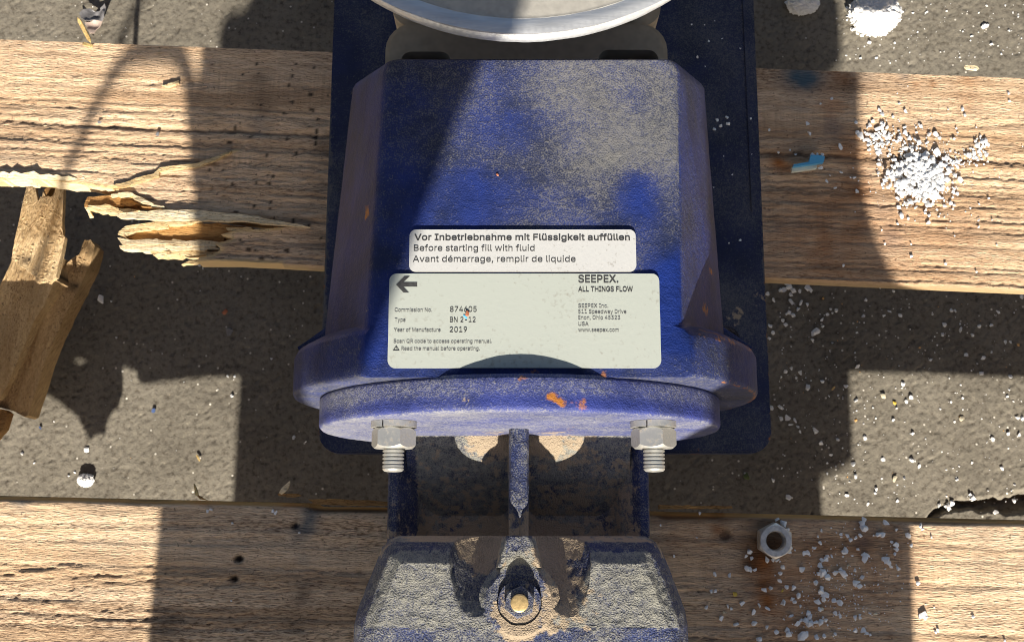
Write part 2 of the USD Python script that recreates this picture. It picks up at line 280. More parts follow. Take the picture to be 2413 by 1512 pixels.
# ------------------------------------------------------------------ pallet boards
THICK = 0.0125
def board(poly, ang, seed, grooves, relief, chamfer_n=0.0, dents=(), fine=(-0.275, 0.275)):
    """A rough-sawn board: a height field cut to the outline of the board."""
    c, s = math.cos(-ang), math.sin(-ang)
    loc = affinity.rotate(poly, -math.degrees(ang), origin=(0, 0))
    x0, y0, x1, y1 = loc.bounds
    ux = np.unique(np.concatenate([np.arange(x0 - 0.002, fine[0], 0.012), np.arange(fine[0], fine[1], 0.0013), np.arange(fine[1], x1 + 0.012, 0.012)]))
    uy = np.arange(y0 - 0.001, y1 + 0.002, 0.00062)
    X, Y = np.meshgrid(ux, uy); p = np.column_stack([X.ravel(), Y.ravel(), np.zeros(X.size)])
    warp = (fbm(np.column_stack([p[:, 0] * 9, p[:, 1] * 3, p[:, 2] + seed]), 3, seed) - 0.5) * 0.006
    hgt = np.zeros(len(p))
    for gyv, dep, w in grooves:
        dep, w = dep * 1.35, w * .8
        rag = (fbm(np.column_stack([p[:, 0] * 420, p[:, 1] * 40 + gyv * 900, p[:, 2]]), 2, seed + 3) - 0.5) * 0.0016
        dis = (p[:, 1] - gyv - warp + rag) / w
        on = 0.65 + 0.6 * fbm(np.column_stack([p[:, 0] * 25, p[:, 1] * 0 + gyv * 300, p[:, 2]]), 3, seed + 7)
        hgt -= dep * on * np.where(dis < 0, np.exp(-dis * dis), np.exp(-dis * dis * 0.18))
    hgt = np.maximum(hgt, -0.0009)
    fib = fbm(np.column_stack([p[:, 0] * 55, p[:, 1] * 620, p[:, 2]]), 4, seed + 11)
    band = fbm(np.column_stack([p[:, 0] * 2, (p[:, 1] + warp) * 90, p[:, 2]]), 2, seed + 13)
    hgt += (fib - 0.5) * relief * (0.35 + 1.5 * np.clip((band - 0.35) * 2.5, 0, 1))
    tear = fbm(np.column_stack([p[:, 0] * 420, p[:, 1] * 900, p[:, 2]]), 3, seed + 17)
    hgt -= np.clip(tear - 0.60, 0, 1) * relief * 2.6 * np.clip((band - 0.40) * 5, 0, 1)
    top = np.array(loc.exterior.coords)
    if chamfer_n: hgt -= np.clip((p[:, 1] - (y1 - 0.0018) + 0.0012 * fbm(np.column_stack([p[:, 0] * 30, 0 * p[:, 1], p[:, 2]]), 3, seed) * 2) / 0.0018, 0, 1.2) ** 1.5 * chamfer_n
    w = p[:, :2] @ np.array([[c, -s], [s, c]])      # back to world for the dents
    for px_, py_, r_, dep in dents:
        hgt -= dep * np.exp(-(((w[:, 0] - px_) ** 2 + (w[:, 1] - py_) ** 2) / r_ ** 2) ** 2)
    ny, nx = X.shape
    topv = np.column_stack([p[:, :2], H - 0.0006 + hgt]); botv = np.column_stack([p[:, :2], np.full(len(p), H - THICK - 0.05)])
    ii = (np.arange(ny - 1)[:, None] * nx + np.arange(nx - 1)[None]).ravel()
    ft = np.vstack([np.column_stack([ii, ii + 1, ii + nx + 1]), np.column_stack([ii, ii + nx + 1, ii + nx])])
    n = len(p); rim = np.concatenate([np.arange(nx - 1), np.arange(nx - 1, (ny - 1) * nx, nx), np.arange(ny * nx - 1, (ny - 1) * nx, -1), np.arange((ny - 1) * nx, 0, -nx)])
    # low-poly underside: one fan over a single centre point
    ring = np.column_stack([p[rim, :2], np.full(len(rim), H - THICK - 0.05)]); cen = np.array([[p[:, 0].mean(), p[:, 1].mean(), H - THICK - 0.05]])
    k = len(rim); a = np.arange(k); b = (a + 1) % k
    side = np.vstack([np.column_stack([rim[a], n + a, n + b]), np.column_stack([rim[a], n + b, rim[b]])])
    fan = np.column_stack([n + b, n + a, np.full(k, n + k)])
    m = man(np.vstack([topv, ring, cen]), np.vstack([ft, side, fan]))
    m = m ^ prism(loc, H - THICK, H + 0.02)
    return m.rotate((0, 0, math.degrees(ang)))
UP = lambda pts: PX(pts, H)
# the upper board: its south edge is snapped off on the left
S_u = lambda x: 0.1205 - 0.0455 * (x - 0.1204)          # south edge line in world
N_u = lambda x: 0.2318 - 0.0405 * (x - 0.0)
edge = UP([(0, 421), (60, 420), (149, 427), (213, 435), (262, 441), (275, 449), (262, 456), (300, 460), (340, 470), (372, 486), (392, 497), (440, 503), (500, 508), (600, 521), (705, 532), (640, 537), (560, 541), (520, 552), (546, 562), (505, 572), (520, 586), (500, 598), (470, 606), (462, 615), (553, 615), (660, 620), (762, 626)])
upper = Polygon([(-0.62, N_u(-0.62)), (-0.62, edge[0][1] + 0.006)] + edge + [(-0.05, S_u(-0.05)), (0.12, S_u(0.12)), (0.62, S_u(0.62)), (0.62, N_u(0.62))]).buffer(0)
def line_v(pts, ang): # photo points on a board -> across-board coordinate in the board's own frame
    q_ = np.array(UP(pts)); c, s = math.cos(-ang), math.sin(-ang); return float((q_ @ np.array([[c, s], [-s, c]]))[:, 1].mean())
gu = [(line_v([p_], ANG_U), d_, w_) for p_, d_, w_ in [((300, 242), 0.00040, 0.0007), ((300, 300), 0.00065, 0.0007), ((300, 338), 0.00065, 0.0007), ((300, 372), 0.0006, 0.0007), ((300, 408), 0.0005, 0.0006), ((640, 395), 0.0004, 0.0006), ((640, 455), 0.0004, 0.0006), ((640, 480), 0.0005, 0.0006), ((640, 575), 0.0005, 0.0006), ((640, 600), 0.0005, 0.0006),
       ((2000, 330), 0.0004, 0.0007), ((2000, 372), 0.0006, 0.0008), ((2000, 402), 0.00055, 0.0008), ((2000, 432), 0.0005, 0.0007), ((2000, 530), 0.0005, 0.0007), ((2000, 575), 0.0004, 0.0007), ((2000, 625), 0.0005, 0.0007)]]
sh = lambda pts: [(P(x, y, 0)[0], P(x, y, 0)[1] - (H - THICK) / TANE) for x, y in pts]
lower_edge_s = [(-0.62, -0.134)] + sh([(20, 846), (120, 846), (163, 852), (190, 850), (230, 858), (262, 866), (290, 870), (320, 878), (327, 904), (336, 910), (400, 902), (480, 894), (566, 889), (1200, 884), (2005, 880), (2413, 893)]) + [(0.62, -0.152)]
N_l = lambda x: 0.0118 - 0.0234 * x
lower = Polygon([(-0.62, N_l(-0.62))] + lower_edge_s + [(0.62, N_l(0.62))]).buffer(0)
gl = [(float(v_), 0.00030, 0.0006) for v_ in rng.uniform(-0.06, 0.008, 9)]
chip = [P(x, 1186, H)[:2] for x in range(740, 940, 12)]
low_dents = [(c_[0], c_[1] + 0.0008, 0.0042, 0.0035) for c_ in chip] + [(*P(562, 1316, H)[:2], 0.0016, 0.003), (*P(552, 1363, H)[:2], 0.0015, 0.0025), (*P(695, 1238, H)[:2], 0.0014, 0.002)]
low_dents += [(*P(x, 1208, H)[:2], 0.003, 0.0012) for x in range(1560, 1700, 10)] + [(*P(1710, 1260, H)[:2], 0.003, 0.0015)]

pallet = thing('pallet', 'weathered wooden pallet of rough boards under the blue pump, upper board snapped at left', 'pallet', (0, 0.05, 0))
def poly_dist(v, pts):
    q_ = np.array(pts); dm = np.full(len(v), 9.0)
    for a, b in zip(q_[:-1], q_[1:]):
        ab = b - a; t = np.clip(((v[:, :2] - a) @ ab) / (ab @ ab), 0, 1); dm = np.minimum(dm, np.linalg.norm(v[:, :2] - a - t[:, None] * ab, axis=1))
    return dm
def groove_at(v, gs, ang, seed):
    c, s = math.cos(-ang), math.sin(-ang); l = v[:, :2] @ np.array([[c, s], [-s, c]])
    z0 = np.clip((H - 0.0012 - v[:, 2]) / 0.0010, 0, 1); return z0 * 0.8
def stains(v, lst): return sum(a * blob(v, P(x, y, H), r) for x, y, r, a in lst) * (0.35 + 1.1 * xy(v, 160, 31, 4))
def spots(v, x0, x1, y0, y1, n, r, seed):
    g_ = np.random.default_rng(seed); out = np.zeros(len(v))
    for _ in range(n):
        c_ = P(g_.uniform(x0, x1), g_.uniform(y0, y1), H); rr = r * g_.uniform(0.5, 1.3)
        out += (((v[:, 0] - c_[0]) ** 2 + (v[:, 1] - c_[1]) ** 2) < rr * rr) * 0.9
    return out
cracku = UP([(557, 353), (506, 374), (468, 389), (370, 400), (364, 413), (281, 438), (262, 444)])
up_attrs = {
    'fresh': lambda v: np.clip(1.6 - poly_dist(v, edge) / 0.0011, 0, 1) * (v[:, 0] < -0.11) + np.clip(1.5 - poly_dist(v, cracku) / 0.0009, 0, 1) + 0.5 * (v[:, 2] < H - 0.006),
    'groove': lambda v: groove_at(v, gu, ANG_U, 1),
    'stain': lambda v: stains(v, [(610, 190, .006, .5), (620, 250, .006, .45), (560, 200, .004, .35), (505, 260, .005, .25), (775, 560, .010, .6), (775, 350, .008, .5), (760, 450, .008, .35), (2000, 210, .006, .5), (2010, 420, .006, .35)]) + spots(v, 480, 790, 150, 620, 60, 0.0009, 5),
    'bluestain': lambda v: stains(v, [(1880, 175, .009, .75), (1910, 190, .007, .6), (1965, 300, .006, .6), (2050, 170, .008, .22), (2130, 175, .003, .5), (2060, 410, .006, .3), (2080, 490, .007, .35), (2100, 560, .006, .4), (610, 300, .006, .25), (2075, 365, .003, .5)]),
    'rust': lambda v: stains(v, [(1985, 180, .005, .7), (1960, 250, .008, .5), (2000, 350, .008, .5), (2015, 440, .008, .5), (2160, 200, .0025, .5), (2200, 200, .002, .5), (2285, 180, .005, .45), (2280, 245, .005, .45), (1830, 380, .004, .7), (1850, 390, .004, .6), (2200, 560, .02, .3), (2000, 560, .02, .28), (1900, 600, .03, .25), (1950, 500, .03, .25)])}
ub = obj('deck_board', board(upper, ANG_U, 1, gu, 0.0010), 'upper_board_wood', pallet, 40, up_attrs, label='upper deck board with splintered broken south edge')
low_attrs = {
    'fresh': lambda v: np.clip(1.2 - poly_dist(v, [c_ + np.array([0, .0008]) for c_ in chip]) / 0.004, 0, 1) * 0.9 + 0.85 * np.clip((v[:, 1] - N_l(v[:, 0]) + 0.0024) / .001, 0, 1) + 0.3 * stains(v, [(1600, 1200, .006, .8), (1660, 1205, .006, .8)]),
    'groove': lambda v: groove_at(v, gl, ANG_L, 2),
    'stain': lambda v: stains(v, [(1795, 1310, .006, .8), (1780, 1340, .007, .7), (1760, 1270, .006, .5), (1700, 1235, .005, .6), (1800, 1225, .009, .4), (2040, 1260, .008, .3), (2100, 1240, .007, .4), (710, 1400, .004, .5), (395, 1470, .006, .6), (690, 1470, .006, .4)]) + (blob(v, P(562, 1316, H), .0016) + blob(v, P(552, 1363, H), .0015) + blob(v, P(695, 1238, H), .0018)) * 1.2,
    'bluestain': lambda v: stains(v, [(730, 1210, .004, .8), (725, 1240, .004, .8), (700, 1262, .004, .5), (715, 1320, .003, .4), (35, 1165, .005, .7), (60, 1172, .005, .5), (1900, 1225, .008, .3), (2030, 1222, .003, .8), (2035, 1275, .004, .6)]),
    'rust': lambda v: stains(v, [(1800, 1330, .004, .7), (1802, 1370, .004, .6), (1805, 1420, .005, .6), (1950, 1300, .03, .35), (1850, 1450, .03, .35), (2100, 1350, .02, .3), (1600, 1260, .02, .3), (1690, 1250, .003, .8)])}
lb = obj('deck_board', board(lower, ANG_L, 2, gl, 0.0013, chamfer_n=0.0026, dents=low_dents), 'lower_board_wood', pallet, 40, low_attrs, label='lower deck board with chipped north edge')
def bx(x0, x1, y0, y1, z0, z1): return Manifold.cube((x1 - x0, y1 - y0, z1 - z0)).translate((x0, y0, z0))
obj('deck_board', bx(-.62, .62, .50, .60, H - THICK, H), 'upper_board_wood', pallet, 40)
for x in (-0.58, 0.54): obj('stringer', bx(x, x + .04, -.125, .62, 0.0, H - THICK - 0.0005), 'lower_board_wood', pallet, 40)

def splinter(pts, z_top, thick, material, parent=ub, tilt=0.0, seed=0, smooth=30, jag=0.0006, **kw):
    """A torn sliver: outline with ragged ends, its own height and slope (tilt: fall per metre towards the south)."""
    p_ = Polygon(PX(pts, z_top)).buffer(0)
    r_ = np.random.default_rng(seed + 50)
    ring = np.array(p_.segmentize(0.003).exterior.coords)[:-1]; ring = ring + r_.normal(0, jag, ring.shape) * [1.6, 0.6]
    p_ = Polygon(ring).buffer(0); p_ = max(getattr(p_, 'geoms', [p_]), key=lambda g: g.area)
    t = tri(prism(p_, -thick, 0).refine_to_length(0.0025)); c_ = t.vertices[:, :2].mean(0)
    t.vertices[:, 2] += z_top + (t.vertices[:, 1] - c_[1]) * tilt + (fbm(t.vertices * [60, 500, 100], 3, seed) - 0.5) * 0.0014
    return obj('splinter', t, material, parent, smooth, **kw)
splinter([(0, 410), (85, 411), (170, 419), (272, 434), (277, 446), (213, 438), (149, 430), (60, 424), (0, 425)], H - 0.001, 0.010, 'pale_wood', tilt=0.9, seed=1)
splinter([(209, 464), (250, 461), (306, 458), (345, 474), (372, 486), (330, 484), (270, 489), (230, 484), (200, 486)], H - 0.0045, 0.008, 'orange_wood', seed=2, tilt=-0.15)
splinter([(262, 456), (306, 455), (345, 470), (400, 497), (372, 488), (340, 478), (305, 462), (262, 461)], H + 0.0006, 0.003, 'pale_wood', seed=3)
splinter([(272, 505), (330, 497), (374, 494), (460, 494), (520, 500), (596, 508), (660, 521), (728, 534), (690, 533), (575, 522), (464, 518), (374, 518), (281, 513)], H + 0.0018, 0.0025, 'pale_wood', seed=4, tilt=-0.05, jag=0.0003)
splinter([(200, 487), (230, 482), (272, 488), (330, 495), (272, 506), (240, 498), (212, 494)], H - 0.003, 0.006, 'fresh_wood', seed=5)
splinter([(200, 488), (206, 487), (217, 511), (212, 512)], H - 0.006, 0.002, 'pale_wood', seed=6, jag=0.0002)
splinter([(298, 532), (400, 526), (510, 528), (600, 537), (560, 548), (530, 556), (519, 574), (400, 568), (298, 562)], H - 0.0055, 0.011, 'orange_wood', seed=7)
splinter([(280, 552), (300, 532), (380, 520), (470, 520), (440, 530), (360, 536), (320, 548), (290, 562)], H - 0.003, 0.005, 'fresh_wood', seed=8)
splinter([(281, 563), (370, 564), (455, 566), (540, 572), (500, 579), (380, 576), (285, 575)], H - 0.0035, 0.006, 'pale_wood', seed=9)
splinter([(285, 577), (370, 576), (470, 578), (525, 588), (470, 590), (353, 591), (287, 586)], H - 0.0045, 0.006, 'pale_wood', seed=10)
splinter([(356, 591), (460, 590), (530, 592), (508, 603), (472, 601), (357, 602)], H - 0.0055, 0.008, 'fresh_wood', seed=11)
splinter([(432, 621), (452, 612), (500, 607), (530, 610), (470, 618), (434, 623)], H - 0.004, 0.004, 'fresh_wood', seed=12)
splinter([(527, 535), (600, 540), (700, 536), (640, 543), (560, 550)], H - 0.0008, 0.003, 'fresh_wood', seed=13)
splinter([(560, 350), (512, 369), (470, 383), (372, 396), (360, 409), (268, 436), (282, 444), (372, 416), (378, 403), (472, 391), (516, 374)], H + 0.0011, 0.002, 'fresh_wood', seed=14, jag=0.0003)
splinter([(383, 201), (400, 195), (424, 190), (420, 198), (398, 203)], H + 0.0012, 0.002, 'fresh_wood', seed=15, jag=0.0003)
hang = Polygon(sh([(-30, 840), (60, 838), (120, 840), (158, 846), (164, 858), (168, 871), (183, 881), (200, 874), (245, 868), (258, 866), (262, 855), (272, 855), (275, 872), (287, 896), (288, 930), (278, 964), (262, 976), (251, 1000), (246, 1030), (222, 1030), (212, 1043), (198, 1020), (183, 986), (140, 952), (88, 925), (20, 900)])).buffer(0)
obj('splinter', prism(hang, H - THICK, H - THICK + .003), 'broken_wood', lb, 30, label='loose flap of wood on the far edge of the lower deck board')
# slivers on the lower board's north edge
splinter([(656, 1160), (668, 1146), (682, 1132), (683, 1140), (674, 1155), (662, 1166)], H + 0.004, 0.0012, 'pale_wood', lb, seed=16, jag=0.0002)
splinter([(655, 1162), (700, 1163), (712, 1168), (680, 1170), (655, 1167)], H + 0.0005, 0.0025, 'orange_wood', lb, seed=17, jag=0.0003)
splinter([(453, 1140), (456, 1139), (467, 1166), (462, 1167)], H + 0.002, 0.0012, 'straw', lb, seed=18, jag=0.0002)
splinter([(460, 1165), (478, 1172), (486, 1178), (470, 1175)], H + 0.0008, 0.002, 'orange_wood', lb, seed=19, jag=0.0003)
splinter([(1553, 1188), (1620, 1190), (1720, 1192), (1725, 1197), (1640, 1199), (1553, 1198)], H - 0.0002, 0.003, 'orange_wood', lb, seed=20, jag=0.0003)
splinter([(725, 1176), (780, 1174), (930, 1182), (930, 1192), (800, 1190), (740, 1187)], H - 0.0028, 0.003, 'orange_wood', lb, seed=21, jag=0.0003)

# the snapped-off piece leaning at the left
def leaning(pts, dz, thick, mat_, parent, seed, name):
    p2 = Polygon([(x, y) for x, y in pts]).buffer(0)
    pm = tri(prism(p2, 0, 1).refine_to_length(5))
    v = pm.vertices; out = np.zeros_like(v)
    for i, (x, y, t) in enumerate(v):
        yy = y; z_ = float(dz(y))
        w = P(x, yy, z_); w[2] -= (1 - t) * thick; out[i] = w
    n_ = (fbm(np.column_stack([v[:, 0] * 0.22 + v[:, 1] * 0.055, (v[:, 0] + v[:, 1]) * 0.004, v[:, 2]]), 4, seed) - 0.5)
    out[:, 2] += n_ * 0.0030
    pm.vertices = out; pm.fix_normals()
    return obj(name, pm, mat_, parent, 30, {'stain': lambda v: 0.8 * blob(v, P(144, 660, .08), .003) + spots(v, 0, 160, 500, 950, 30, 0.0007, 8) * 0.6})
bp = thing('broken_board', 'snapped off tan board with forked end leaning beside the broken edge', 'broken board', (*P(60, 760, 0.0)[:2], 0.0))
BODY = lambda y: np.interp(y, [600, 660, 970], [0.076, 0.076, 0.030])
FLAT = lambda y: np.interp(y, [424, 560, 665], [0.116, 0.124, 0.125])
leaning([(30, 604), (142, 604), (138, 630), (131, 660), (115, 697), (81, 756), (43, 846), (26, 890), (8, 925), (-10, 950), (-60, 930), (-60, 800), (-25, 720), (10, 655)], BODY, 0.020, 'broken_wood', bp, 3, 'board_body')
leaning([(65, 426), (69, 430), (72, 421), (76, 429), (79, 426), (82, 440), (84, 452), (87, 462), (90, 474), (93, 470), (96, 462), (99, 466), (101, 451), (105, 456), (108, 464), (114, 461), (120, 465), (125, 462), (129, 455), (132, 440), (137, 431), (140, 436), (144, 428), (150, 437), (149, 470), (146, 520), (148, 553), (153, 559), (147, 590), (138, 630), (132, 652), (122, 660), (115, 667), (104, 662), (87, 666), (84, 655), (81, 648), (66, 642), (60, 632), (47, 628), (40, 616), (26, 611), (29, 590), (40, 540), (52, 480)], FLAT, 0.0035, 'pale_split', bp, 5, 'board_face')
leaning([(68, 590), (75, 590), (79, 630), (72, 630)], lambda y: FLAT(y) - .003, 0.045, 'broken_wood', bp, 9, 'board_core')
leaning([(200, 566), (213, 564), (223, 578), (221, 592), (212, 622), (200, 650), (178, 695), (157, 735), (130, 795), (106, 853), (88, 915), (76, 950), (66, 978), (58, 982), (30, 967), (0, 960), (-12, 952), (6, 924), (24, 888), (42, 843), (81, 752), (115, 693), (134, 655), (138, 640), (160, 618), (172, 606), (185, 600)], lambda y: np.interp(y, [560, 640, 970], [0.072, 0.069, 0.026]), 0.014, 'split_wood', bp, 4, 'split_side')
leaning([(100, 470), (104, 450), (118, 428), (120, 434), (110, 458), (106, 474)], FLAT, 0.006, 'orange_wood', bp, 6, 'splinter')
leaning([(-20, 960), (8, 964), (18, 972), (6, 1010), (-20, 1040)], BODY, 0.008, 'orange_wood', bp, 7, 'splinter')

# ------------------------------------------------------------------ pump
CX = 0.0048                                   # pump axis
ZA = H + 0.098                                # shaft height
ZT = H + 0.167                                # flat top of the lantern
YS, YN = 0.0488, 0.1566
pump = thing('industrial_pump', 'dusty blue cast iron pump with two white labels lying across the pallet boards', 'pump', (CX, 0.05, H))
def dustf(base, blobs=(), z=None, nz=0.25, ns=40, seed=0):
    def fn(v):
        a = np.full(len(v), base) + (xy(v, ns, seed, 4) - 0.5) * nz
        for x, y, zz, r, amt in blobs: a = a + amt * blob(v, P(x, y, zz), r)
        return a
    return fn
# base plate with its fixing hole
bpz = H + 0.010
bp_poly = Polygon([(-0.0885, 0.036), (0.1185, 0.036), (0.1205, 0.62), (-0.0865, 0.62)]).buffer(-0.010).buffer(0.010)
hole = Point(*P(1709, 801, bpz)[:2]).buffer(0.0062)
plate = prism(bp_poly.difference(hole), H + 0.0006, bpz - 0.0012) + prism(bp_poly.buffer(-0.0010).difference(hole.buffer(0.0006)), bpz - 0.0014, bpz)
plate = plate + prism(Polygon([(P(1752, 60, bpz)[0], .15), (P(1752, 60, bpz)[0] + .001, .15), (P(1752, 60, bpz)[0] + .001, .60), (P(1752, 60, bpz)[0], .60)]), bpz - 0.001, bpz + 0.0007)
rust_edge = lambda v: np.clip(0.42 - np.abs(np.minimum(0.119 - v[:, 0], v[:, 0] + 0.0885)) / 0.004, 0, 0.42) * (v[:, 1] < 0.13)
tp = tri(plate.refine_to_length(0.0018))
obj('base_plate', tp, 'plate_paint', pump, 30, {
    'dust': dustf(0.42, [(1735, 735, bpz, .008, .1), (1700, 120, bpz, .03, .08)], nz=.45, ns=45),
    'mud': dustf(0.08, [(1735, 745, bpz, .006, .42), (1760, 870, bpz, .006, .2), (1790, 700, bpz, .006, .3)], nz=.2, ns=90, seed=4),
    'wear': lambda v: .22 + .34 * np.clip(1 - np.minimum(.119 - v[:, 0], v[:, 0] + .0885) / .0022, 0, 1) + (fbm(np.column_stack([v[:, 0] * 300, v[:, 1] * 12, v[:, 2]]), 3, 61) - .5) * .5 + (fbm(np.column_stack([v[:, 0] * 40, v[:, 1] * 40, v[:, 2]]), 4, 62) - .5) * .45,
    'rust': lambda v: rust_edge(v) + 0.35 * blob(v, P(1640, 1062, bpz), .004) + .3 * blob(v, P(1800, 1030, bpz), .004)})

# lantern housing: tapered, rounded along its long edges, running into a round flange with a flat top
ZL = ZT - 0.050
RR = .0055
def ring_top(w, y, dx): return [(CX + dx + s_ * (w + .0008 - RR * (1 - math.sin(a))), y, ZT - RR * (1 - math.cos(a))) for s_ in (1, -1) for a in np.linspace(0, math.radians(68), 8)]
nl, nr, sl, sr = P(832, 186, ZL), P(1658, 178, ZL), P(759, 790, ZL), P(1709, 800, ZL)
def ring_low(pl, pr, y): return [(pl[0], y, ZL), (pr[0], y, ZL), (pl[0] + .0006, y, H + .03), (pr[0] - .0006, y, H + .03)]
lant = hullpts(ring_top(.0500, YN - .004, .0018) + [(x * .985, YN, z - .0009) for x, y, z in ring_top(.0495, YN, .0018)] + [(x, YN - .0008, z) for x, y, z in ring_top(.0492, YN, .0018)]
    + ring_top(.0516, YS + .010, -.001) + ring_low(nl, nr, nl[1] - .004) + [(x, y, z) for d1, d2 in ((.0010, .0020), (.0032, .0007), (.0075, 0)) for x in (nl[0] + d1, nr[0] - d1) for y in (nl[1] - d2,) for z in (ZL, H + .03)]
    + ring_low(sl, sr, YS + .010))
def lathe_y(profile, cx, cz, seg=128):
    """Revolve (radius, y) pairs about an axis along y through (cx, cz)."""
    m = Manifold.revolve(CrossSection([np.array(profile, float)], m3.FillRule.EvenOdd), seg)   # axis: z, height = second value
    t = tri(m); v = t.vertices.copy(); v = np.column_stack([cx + v[:, 0], v[:, 2], cz + v[:, 1]])
    return man(v, t.faces[:, ::-1])
RB = 0.0862
fl = lathe_y([(0, YS), (RB - .0013, YS), (RB - .0004, YS + .0004), (RB, YS + .0013), (RB, YS + .0135), (RB - .001, YS + .0155), (RB - .006, YS + .0185), (0, YS + .0185)], CX, ZA)
cut = bx(-0.3, 0.3, -0.3, 0.5, ZT - 0.00002, ZT + 0.2)
fillet = hullpts([(CX + s_ * x, y, z) for s_ in (-1, 1) for x, y, zz in ((.0690, YS + .030, ZT - .056), (.0755, YS + .0225, ZT - .052), (.0830, YS + .0180, ZT - .050), (.0805, YS + .012, ZT - .050)) for z in (H + .05, zz)])
lant = (lant + fl + fillet) - cut
lt = rough(lant, 0.0020, 0.00014, 330, 3, 3)
xr = lambda x: (x - 1206)
wipe = lambda v: np.clip((P(1300, 388, ZT)[1] - 0.03 * v[:, 0] - v[:, 1] + .004 * (xy(v, 90, 77, 3) - .5)) / 0.003, 0, 1)       # the dust was wiped off below this line
def lant_dust(v):
    up = np.clip((v[:, 2] - ZT + 0.0024) / 0.002, 0, 1)
    d = 0.45 + 0.08 * np.clip(v[:, 0] / 0.05, -0.6, 1) + (xy(v, 45, 2, 4) - 0.5) * 0.22
    d = d + 0.12 * blob(v, P(1300, 225, ZT), .010) + 0.16 * blob(v, P(1450, 320, ZT), .022) - 0.12 * blob(v, P(1225, 290, ZT), .010) - 0.08 * blob(v, P(1120, 470, ZT), .012) - 0.07 * blob(v, P(1500, 240, ZT), .006)
    w = wipe(v)
    d = d - w * 0.065
    for x, y, r_ in ((1480, 470, .008), (1500, 430, .006), (1440, 540, .006), (1600, 700, .010), (1590, 620, .009), (1590, 780, .009), (1370, 470, .0025), (1530, 500, .007)): d = d - (0.15 if y < 600 else 0.25) * blob(v, P(x, y, ZT), r_)
    d = d - 0.10 * np.clip((0.085 - v[:, 1]) / 0.02, 0, 1)
    side = 0.37 + (xy(v, 60, 6, 4) - 0.5) * 0.2
    side = np.where(v[:, 1] < YS + .0008, .46 + (xy(v, 60, 16, 4) - .5) * .2, side)
    return np.where(up > 0.5, d, side)
obj('lantern_housing', lt, 'blue_paint', pump, 34, {
    'dust': lant_dust,
    'mud': lambda v: 0.02 + 0.30 * blob(v, P(858, 780, ZT), .004) + .25 * blob(v, P(852, 730, ZT), .003) + .22 * np.clip(1 - np.abs(v[:, 1] - YS - .001) / .002, 0, 1) * (v[:, 2] > ZT - .003),
    'rust': lambda v: 0.42 * blob(v, P(1250, 887, ZT), .0045) + .40 * blob(v, P(1420, 889, ZT), .005) + .5 * blob(v, P(1680, 710, ZT - .012), .0025) + .5 * blob(v, P(858, 470, ZT), .002) + .45 * blob(v, P(857, 490, ZT), .002) + .42 * blob(v, P(1700, 610, ZT - .014), .003)
        + 0.45 * np.clip(1 - np.abs(np.hypot(v[:, 0] - CX, v[:, 2] - ZA) - RB + .001) / .002, 0, 1) * (v[:, 0] > .05) * (v[:, 2] < ZT - .012) * (np.abs(v[:, 1] - YS) < .002)
        + .36 * (np.hypot(v[:, 0] - CX, v[:, 2] - ZA) > RB - .004) * (v[:, 0] > .06) * (v[:, 1] > YS + .0135) * (v[:, 1] < YS + .019)})

# suction casing: round flange, neck with two pockets and a rib, square end block
R2, YF = 0.0745, YS - 0.0116
disc = lathe_y([(0, YS + .0005), (R2 - .0012, YS + .0005), (R2, YS - .001), (R2, YF + .0018), (R2 - .0003, YF + .0009), (R2 - .0009, YF + .0003), (R2 - .0018, YF), (0, YF)], CX - .002, ZA)
dt = rough(disc, 0.0019, 0.00014, 330, 8, 3)
obj('casing_flange', dt, 'flange_paint', pump, 34, {
    'dust': lambda v: 0.33 + (xy(v, 55, 12, 4) - .5) * .3 + .10 * (v[:, 1] > YF + .006) + .08 * np.clip(-(v[:, 0]) / .06, 0, 1) - 0.12 * np.clip(1 - np.abs(v[:, 1] - YF - .0028) / .0022, 0, 1) + .17 * (v[:, 1] < YF + .0006),
    'mud': lambda v: 0.10 + (v[:, 2] < H + .105) * (.30 * blob(v, P(1175, 1030, H + .09), .009) + .30 * blob(v, P(1310, 1025, H + .09), .007)) + .3 * blob(v, P(1100, 938, H + .17), .002) + .3 * blob(v, P(1060, 940, H + .17), .0015),
    'rust': lambda v: .62 * blob(v, P(1298, 932, ZA + R2), .0020) + .62 * blob(v, P(1322, 947, ZA + R2 - .001), .0022) + .45 * blob(v, P(1375, 952, ZA + R2 - .002), .003) + .4 * blob(v, P(1240, 888, ZA + R2), .004)})
ZB = H + 0.113                                # top of the end block
XB = (P(926, 1200, H + .084)[0], P(1546, 1200, H + .084)[0]); XM = (XB[0] + XB[1]) / 2
yb = P(1222, 1290, ZB)[1]
zf, zt = H + 0.064, H + 0.084
prof = []
hw = (XB[1] - XB[0]) / 2
def arc(cx, cz, r, a0, a1, n=6): return [(cx + r * math.cos(a), cz + r * math.sin(a)) for a in np.linspace(a0, a1, n)]
left_ = [(-hw, H + .012), (-hw, zt - .002), (-hw + .0008, zt), (-hw + .0036, zt), (-hw + .0046, zt - .001), (-hw + .0105, zf + .010)] + arc(-hw + .0205, zf + .009, .009, math.pi * 1.12, 1.5 * math.pi)
left_ += [(-.0080, zf)] + arc(-.0080, zf + .004, .004, 1.5 * math.pi, 2 * math.pi)
rib_t = H + 0.117
left_ += [(-.0034, rib_t - .003), (-.0030, rib_t - .0008), (-.0022, rib_t)]
prof = left_ + [(-x, z) for x, z in left_[::-1]]
neck_c = CrossSection([np.array(prof)[::-1]], m3.FillRule.NonZero)
neck = Manifold.extrude(neck_c, (YF + .001) - (yb - .022)); tn = tri(neck); vv = tn.vertices
XR = P(1223, 1150, rib_t)[0]
neck = man(np.column_stack([vv[:, 0] + XR, YF + .001 - vv[:, 2], vv[:, 1]]), tn.faces)
